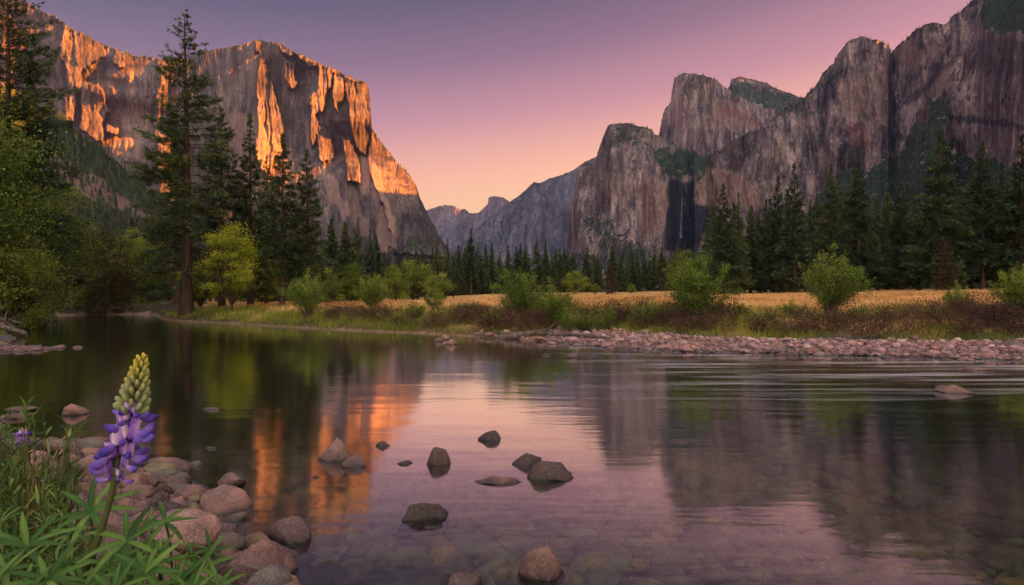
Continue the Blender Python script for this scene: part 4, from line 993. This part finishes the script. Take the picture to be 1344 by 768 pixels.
def grav_place(rng, n):
    px = rng.uniform(560, 1560, n); y = rng.uniform(13, 30, n)
    x = (px-CX)/F*y; s = river_sd(x, y); k = (s > -.45) & (s < 4.5+.5*noise(x*.7, y*.7, seed=4)) & (x > -2.2+rng.uniform(0, 3, n)**1.3); x, y, s = x[k], y[k], s[k]
    return np.stack([x, y, np.maximum(ground_z(x, y, s), -.05)], -1)
stones('gravel', 42000, grav_place, (.025, .095), M['cobble'], 'pink and grey cobbles of the gravel bar', 1, 3)
def cobbles():
    rng = np.random.default_rng(9); ms = [rock_mesh('cobble', 300+i, M['cobble'], v, sub=2, cuts=6, angular=.5) for i, v in enumerate((0, .15, .3, .45, .6, .75, .9, .5))]
    P = grav_place(rng, 2600); s = river_sd(P[:, 0], P[:, 1]); P = P[(P[:, 0]/P[:, 1] < .86)][:240]
    for x, y, z in P:
        r = rng.uniform(.08, .17)
        place_rock(ms[rng.integers(8)], x, y, z+r*.3, 2*r*rng.uniform(.9, 1.4), 2*r*.9, 2*r*rng.uniform(.5, .8), rng.uniform(0, 6.28), 'water-worn cobble on the gravel bar across the river', 'larger cobbles on the gravel bar', cat='cobble', name='cobble')
cobbles()
def bed_place(rng, n):
    y = 1.2*(22/1.2)**rng.uniform(0, 1, n); x = y*rng.uniform(-.95, 1.0, n); s = river_sd(x, y); k = s < .1; x, y = x[k], y[k]
    return np.stack([x, y, ground_z(x, y, s[k])+rng.uniform(-.01, .03, len(x))], -1)
stones('riverbed_stones', 9500, bed_place, (.045, .15), M['bed'], 'rounded stones covering the river bed under the water', 2, 5)
def bed_rocks():
    rng = np.random.default_rng(19); ms = [rock_mesh('river_stone', 340+i, M['bed'], v, sub=3, cuts=4, angular=.4) for i, v in enumerate((0, .2, .4, .6, .8, .5))]
    P = bed_place(rng, 900); P = P[(P[:, 1] < 9) & (P[:, 1] > 2.4)]; done = []
    for x, y, z in P:
        if len(done) >= 150: break
        r = rng.uniform(.12, .24)
        if z+r*.95 > -.03 or any((x-a)**2+(y-b)**2 < (.8*(r+c))**2 for a, b, c in done): continue
        done.append((x, y, r))
        place_rock(ms[rng.integers(6)], x, y, z+r*.15, 2*r*rng.uniform(.9, 1.3), 2*r*.9, 2*r*rng.uniform(.45, .7), rng.uniform(0, 6.28), 'large rounded stone lying under clear water on the river bed', 'large stones on the river bed', cat='stone', name='river_stone')
bed_rocks()
def shore_place(rng, n):
    y = 1.2*(60/1.2)**rng.uniform(0, 1, n); x = y*rng.uniform(-1.05, .1, n); s = river_sd(x, y); k = (s > -.35) & (s < np.where(y > 12, .5, 2.6)) & ((y < 12) | (x < -3)); x, y, s = x[k], y[k], s[k]
    return np.stack([x, y, np.maximum(ground_z(x, y, s), -.06)], -1)
stones('pebbles', 9000, shore_place, (.025, .09), M['rock'], 'small stones and pebbles between the rocks of the near shore', 1, 6)
def spit_place(rng, n):
    x = rng.uniform(-19, -13.9, n); y = 18.6+(x+19)*.05+rng.normal(size=n)*.45; return np.stack([x, y, np.clip(.16-.04*(x+19)-.25*np.abs(y-18.8), -.08, .3)], -1)
stones('rocky_spit', 900, spit_place, (.08, .2), M['rock'], 'low dark spit of rubble reaching into the pool at the left', 2, 8)

# driftwood
def log_(name, pts, rad, label, cat='log', twigs=0, seed=1):
    rng = np.random.default_rng(seed); g = Geo(); P = np.array(pts, float); t = np.linspace(0, 1, 14); s = np.linspace(0, 1, len(P))
    Q = np.stack([np.interp(t, s, P[:, k]) for k in range(3)], -1) + rng.normal(size=(14, 3))*rad*.12
    tube(g, Q, rad*(1-.55*t)*(1+.1*rng.normal(size=14)), 10)
    root = empty(name, Q[0]); tag(root, label, cat)
    o = obj('trunk', g.mesh('trunk', M['drift']), root); o.location = -Vector(Q[0])
    for k in range(twigs):
        g2 = Geo(); a = Q[rng.integers(3, 12)]; d = rng.normal(size=3)*[1, .5, .4]; d[2] = abs(d[2]); d /= np.linalg.norm(d); L = rng.uniform(.4, 1.1)
        tube(g2, np.stack([a, a+d*L*.5+rng.normal(size=3)*.04, a+d*L]), [rad*.3, rad*.2, rad*.06], 5)
        b = obj('branch', g2.mesh('branch', M['drift']), root); b.location = -Vector(Q[0])
def P_(px, y, dz=.1):
    x = (px-CX)/F*y; return (x, y, gz(x, y)+dz)
log_('driftwood_log', [P_(655, 23.4, .12), P_(700, 23.2, .14), P_(770, 22.6, .10)], .14, 'long grey driftwood log lying at the foot of the double willow', twigs=3, seed=2)
log_('driftwood_log', [P_(750, 22.7, .12), P_(800, 21.8, .10)], .08, 'short driftwood log at the right end of the long grey one', twigs=1, seed=3)
for i, (a, b, lb) in enumerate((((-30, 25.5), (36, 24.5), 'bleached log at the bottom of the driftwood tangle on the left shore'), ((-20, 25), (20, 26.3), 'leaning log on top of the driftwood tangle on the left shore'), ((-40, 26), (30, 27), 'log at the back of the driftwood tangle on the left shore'))):
    x1, x2 = (a[0]-CX)/F*a[1], (b[0]-CX)/F*b[1]
    log_('driftwood_log', [(x1, a[1], .75+.12*i), (x2, b[1], .10+.16*i)], .17-.03*i, lb, twigs=6, seed=10+i)

# ------------------------------------------------------------------ foreground flowers and leaves
def simple_mat(name, stops, rough=.55, transl=.25, scale=60.0, sheen=0):
    m, nt = new_mat(name); v = attr(nt, 'var')
    n = noi(nt, opos(nt), scale, 3, .6)
    col = ramp(nt, math_(nt, 'ADD', v, math_(nt, 'MULTIPLY', math_(nt, 'SUBTRACT', n, .5), .35)), stops)
    d = principled(nt, col, rough, n, .0008, .4, .2); t = nd(nt, 'ShaderNodeBsdfTranslucent', {'Color': col}).outputs[0]
    out(nt, nd(nt, 'ShaderNodeMixShader', {0: transl, 1: d, 2: t}).outputs[0]); return m
M['stem'] = simple_mat('flower_stem', [(0, (.05, .075, .02)), (1, (.17, .19, .06))])
M['leaf'] = simple_mat('lupine_leaf', [(0, (.018, .050, .010)), (.5, (.050, .125, .022)), (1, (.17, .28, .05))], .5, .25)
M['wing'] = simple_mat('lupine_wing', [(0, (.055, .032, .33)), (.35, (.16, .09, .52)), (.7, (.40, .24, .68)), (1, (.66, .48, .78))], .5, .25)
M['banner'] = simple_mat('lupine_banner', [(0, (.15, .05, .46)), (.45, (.38, .18, .62)), (.75, (.70, .46, .70)), (1, (.85, .72, .74))], .55, .3)
M['bud'] = simple_mat('lupine_bud', [(0, (.15, .22, .06)), (.35, (.30, .35, .14)), (.6, (.36, .38, .17)), (.8, (.48, .44, .08)), (1, (.72, .52, .05))], .6, .2)

def leaflet(g, base, direc, up, L, w, droop, a, fold=.35):
    """a long folded leaflet that bends under its own weight"""
    d = np.array(direc, float); d /= np.linalg.norm(d); up = np.array(up, float); s = np.cross(d, up); s /= np.linalg.norm(s)+1e-9; u = np.cross(s, d)
    t = np.linspace(0, 1, 9); wd = w*np.sin(np.pi*np.clip(t*.93+.045, 0, 1)**.8)**.85; wd[-1] = .02*w
    c = np.array(base)[None] + d[None]*(L*t)[:, None] + u[None]*(-droop*L*t**2.2)[:, None]
    l = c - s[None]*wd[:, None]/2 + u[None]*(fold*wd/2)[:, None]; r = c + s[None]*wd[:, None]/2 + u[None]*(fold*wd/2)[:, None]
    V = np.stack([l, c, r], 1).reshape(-1, 3); i = np.arange(8)*3
    Q = np.concatenate([np.stack([i, i+1, i+4, i+3], -1), np.stack([i+1, i+2, i+5, i+4], -1)])
    aa = np.tile([a-.02, a+.22, a+.02], 9) + np.repeat(np.linspace(-.08, .12, 9), 3); g.add(V, Q, np.clip(aa, 0, 1))

def lupine_leaf(root, hub, stem_base, nrm, L, seed, name='leaf'):
    rng = np.random.default_rng(seed); g = Geo(); hub = np.array(hub, float); n = np.array(nrm, float); n /= np.linalg.norm(n)
    k = rng.integers(7, 10); ref = np.cross(n, [0, 0, 1.0] if abs(n[2]) < .9 else [1.0, 0, 0]); ref /= np.linalg.norm(ref); v = np.cross(n, ref); off = rng.uniform(0, 6.28)
    for q in range(k):
        a = off + q*2*np.pi/k + rng.normal()*.10
        d = math.cos(a)*ref+math.sin(a)*v + n*rng.uniform(.15, .55)
        leaflet(g, hub, d, n, L*rng.uniform(.72, 1.08), L*rng.uniform(.115, .155), rng.uniform(.12, .5), np.clip(.45+.16*rng.normal(), 0, 1))
    t = np.linspace(0, 1, 8)[:, None]; b = np.array(stem_base, float); mid = (b+hub)/2+[0, 0, .02]+rng.normal(size=3)*.01
    p = (1-t)**2*b+2*t*(1-t)*mid+t*t*hub
    tube(g, p, np.linspace(.0026, .0015, 8), 6, .35)
    o = obj(name, g.mesh(name, M['leaf']), root); o.location = -root.location; return o
def wp(px, py, Y): return np.array([(px-CX)/F*Y, Y, CH+(HY-py)/F*Y])

def ellipsoid(g, c, ax, L, w, a0, a1, bend=.0):
    """pod with its long axis along ax, slightly curved"""
    V, Fc = ICO[3]; ax = np.array(ax, float); ax /= np.linalg.norm(ax); r = np.array([0, 0, 1.0]) if abs(ax[2]) < .9 else np.array([1.0, 0, 0]); s = np.cross(ax, r); s /= np.linalg.norm(s); u = np.cross(s, ax)
    x = V[:, 0]; taper = .78+.22*x
    P = np.array(c)+ax*(x*L/2)[:, None]+s*(V[:, 1]*w/2*taper*.75)[:, None]+u*((V[:, 2]*w/2*taper+bend*x*x*L)[:, None])
    g.add(P, Fc, np.clip(a0+(a1-a0)*(x*.5+.5), 0, 1))

def floret(root, c, outd, size, seed):
    """one pea flower: upright folded banner behind, inflated wings in front"""
    rng = np.random.default_rng(seed); o_ = np.array(outd, float); o_ /= np.linalg.norm(o_); up = np.array([0, 0, 1.0]); s = np.cross(o_, up); s /= np.linalg.norm(s)
    g = Geo(); st = np.array(c); p = st+o_*size*.45+up*size*.05
    tube(g, np.stack([st, (st+p)/2+[0, 0, size*.05], p]), [size*.04, size*.035, size*.05], 6, .9)
    ellipsoid(g, p+o_*size*.36-up*size*.08, o_*1.0+up*rng.uniform(-.3, .12), size*.80, size*.46, rng.uniform(.55, 1.0), rng.uniform(.0, .4), .14)
    f = obj('floret', g.mesh('floret', M['wing']), root); f.location = -root.location
    gb = Geo(); nu, nv = 9, 8; U, Vv = np.meshgrid(np.linspace(-1, 1, nu), np.linspace(0, 1, nv))
    wdt = size*.27*np.sin(np.pi*np.clip(Vv*.80+.14, 0, 1))**.6; lean = rng.uniform(-.05, .2)
    lx = U*wdt; lz = Vv*size*.66; ly = -np.abs(U)**1.4*size*.24*(1-.2*Vv)+size*(.20*Vv**2*lean*4-.02) 
    P = (p+o_*size*.12)[None, None]+s*lx[..., None]+up*lz[..., None]+o_*ly[..., None]
    i = np.arange(nv-1)[:, None]*nu; j = np.arange(nu-1)[None]; Q = np.stack([i+j, i+j+1, i+nu+j+1, i+nu+j], -1).reshape(-1, 4)
    gb.add(P.reshape(-1, 3), Q, np.clip(rng.uniform(-.05, .35)+.75*(1-np.abs(U.ravel()))**1.5*(1-Vv.ravel()*.6)+.30*Vv.ravel(), 0, 1))
    me = gb.mesh('banner_petal', M['banner']); b = obj('banner_petal', me, f)
    sm = b.modifiers.new('thickness', 'SOLIDIFY'); sm.thickness = size*.025

def lupine(name, Y, top, bot, foot, label, scale=1.0, seed=1, whorls=7, buds=62):
    rng = np.random.default_rng(seed); T, B, Ft = wp(*top, Y), wp(*bot, Y), wp(*foot, Y+.02)
    root = empty(name, Ft); tag(root, label, 'flower'); g = Geo()
    t = np.linspace(0, 1, 14)[:, None]; P = np.where(t < .5, Ft+(B-Ft)*t*2, B+(T-B)*(t-.5)*2); P[:, 0] += .006*np.sin(t[:, 0]*7)*scale
    tube(g, P, np.linspace(.0055, .0022, 14)*scale, 8, .4)
    s = obj('stem', g.mesh('stem', M['stem']), root); s.location = -root.location
    A = T-B; H = np.linalg.norm(A); ax = A/H
    # open florets in whorls on the lower part
    for q in range(whorls):
        f = .04+.52*q/(whorls-1); c = B+A*f; n = [4, 6, 7, 8, 8, 7, 6][q % 7]; size = [.017, .024, .028, .029, .027, .023, .018][q % 7]*scale; off = rng.uniform(0, 6.28)
        for j in range(n):
            if rng.uniform() < .12: continue
            a = off+j*2*np.pi/n+rng.normal()*.2
            floret(root, c+ax*rng.normal()*.004*scale, [math.cos(a), math.sin(a), rng.uniform(-.35, .45)-.15*(q < 2)], size*rng.uniform(.75, 1.2), seed*100+q*10+j)
    # green-yellow buds that close up towards the tip
    for q in range(buds):
        u = (q+.5)/buds; f = .56+.44*u; a = q*2.39996; r = (.0125*(1-u)**.75+.003)*scale; L = (.019-.0095*u)*scale; wd = (.0105-.0048*u)*scale
        d = np.array([math.cos(a), math.sin(a), .55+1.5*u]); gb = Geo(); c = B+A*f+np.array([math.cos(a), math.sin(a), 0])*r
        ellipsoid(gb, c, d, L, wd, np.clip(.30+.62*u*u+.18*(1-u)*(q % 2)+rng.normal()*.05, 0, 1), np.clip(.38+.60*u+rng.normal()*.05, 0, 1), .05)
        b = obj('bud', gb.mesh('bud', M['bud']), root); b.location = -root.location
    return root
lupine('lupine_flower', .80, (187, 467), (153, 633), (86, 800), 'tall purple lupine spike with a yellow-green tip standing in front of the rocks', seed=3)
lupine('lupine_flower', 1.5, (33, 560), (27, 584), (22, 660), 'small violet lupine bloom low in the herb tangle at the left edge', scale=.62, seed=5, whorls=3, buds=6)

# leafy lupine plants without flowers: one thing per clump, each palmate leaf a part
def leafy(foot, hubs, label, seed):
    rng = np.random.default_rng(seed); b = wp(*foot); root = empty('lupine_plant', b); tag(root, label, 'plant')
    for i, (px, py, Y, Lp, nx) in enumerate(hubs):
        h = wp(px, py, Y); lupine_leaf(root, h, b+np.array([rng.normal()*.01, rng.normal()*.01, 0]), [nx, -.55+rng.normal()*.15, .85], Lp*Y/F, seed*50+i)
leafy((30, 840, .78), [(36, 718, .80, 66, 0), (10, 752, .74, 60, -.2), (62, 762, .72, 60, .2), (0, 690, .95, 40, -.3), (30, 790, .7, 55, 0), (-20, 780, .7, 60, 0)], 'clump of star-shaped lupine leaves in the bottom left corner', 1)
leafy((125, 850, .84), [(119, 671, .86, 62, .05), (94, 700, .92, 46, -.3), (142, 742, .8, 56, .1), (110, 772, .76, 54, 0), (88, 742, .84, 44, -.2)], 'clump of lupine leaves left of the tall spike\'s stem, one held high', 2)
leafy((165, 850, .80), [(167, 711, .80, 64, .1), (190, 752, .76, 60, .2), (150, 778, .72, 56, 0), (178, 730, .92, 46, .4)], 'clump of long drooping lupine leaves just right of the tall spike\'s stem', 3)
leafy((225, 850, .9), [(217, 686, .92, 48, .2), (204, 740, .84, 52, .1), (234, 764, .82, 52, .2), (196, 690, 1.0, 34, 0)], 'clump of lupine leaves reaching over the broad pale pink boulder', 4)
leafy((262, 850, .86), [(259, 747, .84, 54, .3), (276, 722, .95, 34, .4), (286, 772, .8, 44, .4), (252, 782, .78, 46, 0)], 'rightmost clump of lupine leaves beside the big speckled boulder', 5)
# narrow-leaved herbs behind them at the left
def herb(foot, tops, label, seed, mat='herb', L=.03, per=26):
    rng = np.random.default_rng(seed); b = wp(*foot); root = empty('herb_plant', b); tag(root, label, 'plant'); st, lf = Geo(), Geo()
    for px, py, Y in tops:
        e = wp(px, py, Y); t = np.linspace(0, 1, 8)[:, None]; mid = (b+e)/2+[0, 0, .05]+rng.normal(size=3)*.025; p = (1-t)**2*b+2*t*(1-t)*mid+t*t*e
        tube(st, p, np.linspace(.0022, .0008, 8), 5, .4)
        for q in range(per):
            s = rng.uniform(.2, 1.0); i = s*7; k = min(int(i), 6); c = p[k]+(p[k+1]-p[k])*(i-k); d = (p[k+1]-p[k])/np.linalg.norm(p[k+1]-p[k])*.7+rng.normal(size=3)*.7
            leaflet(lf, c, d, [0, .2, 1], L*rng.uniform(.5, 1.25), L*.16, rng.uniform(0, .4), np.clip(.5+.2*rng.normal(), 0, 1))
    for nm, g_, m_ in (('stem', st, M['straw'] if mat == 'straw' else M['stem']), ('leaves', lf, M[mat])):
        o = obj(nm, g_.mesh(nm, m_), root); o.location = -root.location
rh = random.Random(4)
for i, (fx, Y, cx_, cy_, spx, spy, n, lb, mt) in enumerate((
  (10, 1.25, 5, 585, 26, 50, 9, 'bushy narrow-leaved herb at the left edge, behind the small violet bloom', 'herb'), (60, 1.3, 62, 610, 24, 34, 10, 'narrow-leaved herb right of the small violet bloom', 'herb'),
  (80, 1.4, 88, 560, 10, 14, 4, 'tall thin herb sprig standing over the pool left of the lupine', 'herb'), (15, 1.15, 14, 640, 30, 30, 9, 'dense low herb in the middle of the left tangle', 'herb'),
  (70, 1.1, 72, 660, 26, 26, 8, 'yellowing herb sprawling towards the rocks', 'herb'), (8, 1.6, 12, 545, 12, 12, 4, 'small herb sprig poking up at the left edge before the flat rocks', 'herb'),
  (40, 1.2, 66, 600, 40, 30, 7, 'dry straw-coloured stalks arching through the left tangle', 'straw'), (95, .95, 110, 725, 26, 30, 6, 'fine green herb between the lupine clumps', 'herb'),
  (215, .95, 225, 730, 26, 22, 6, 'fine low herb between the two right-hand lupine clumps', 'herb'), (10, 1.0, 20, 735, 30, 30, 7, 'fine dark herb low in the bottom left corner', 'herb'), (170, .9, 170, 765, 40, 14, 8, 'fine herb along the bottom edge under the tall spike', 'herb'))):
    herb((fx, 389+.95*F/Y, Y), [(cx_+rh.gauss(0, 1)*spx, cy_+rh.gauss(0, .8)*spy, Y+rh.gauss(0, .07)) for _ in range(int(n*(1.2 if n < 6 else 2.3)))], lb, 600+i, mt, L=.036*Y/1.2, per=40 if mt == 'herb' else 8)
def near_grass():
    rng = np.random.default_rng(91); g = Geo(); n = 2600
    y = rng.uniform(.75, 2.6, n); px = rng.uniform(-60, 120, n)+(rng.uniform(size=n) < .25)*rng.uniform(0, 140, n); x = (px-CX)/F*y; s = river_sd(x, y); k = s > .3; x, y = x[k], y[k]; z = ground_z(x, y); n = len(x)
    h = rng.uniform(.10, .34, n); az = rng.uniform(0, 6.28, n); ln = rng.uniform(.15, .8, n)
    for i in range(n):
        t = np.linspace(0, 1, 5); c = np.stack([x[i]+math.cos(az[i])*h[i]*ln[i]*t**2, y[i]+math.sin(az[i])*h[i]*ln[i]*t**2, z[i]+h[i]*(t-.35*ln[i]*t**3)], -1)
        sd2 = np.array([-math.sin(az[i]), math.cos(az[i]), 0])*.0022; w_ = (1-t**2)[:, None]
        V = np.stack([c-sd2*w_, c+sd2*w_], 1).reshape(-1, 3); q = np.arange(4)*2
        g.add(V, np.stack([q, q+1, q+3, q+2], -1), np.clip(.5+.25*rng.normal(), 0, 1))
    tag(obj('grass', g.mesh('grass', M['herb'])), 'thin green and dry grass blades tangled on the near bank', 'grass', kind='stuff')
near_grass()
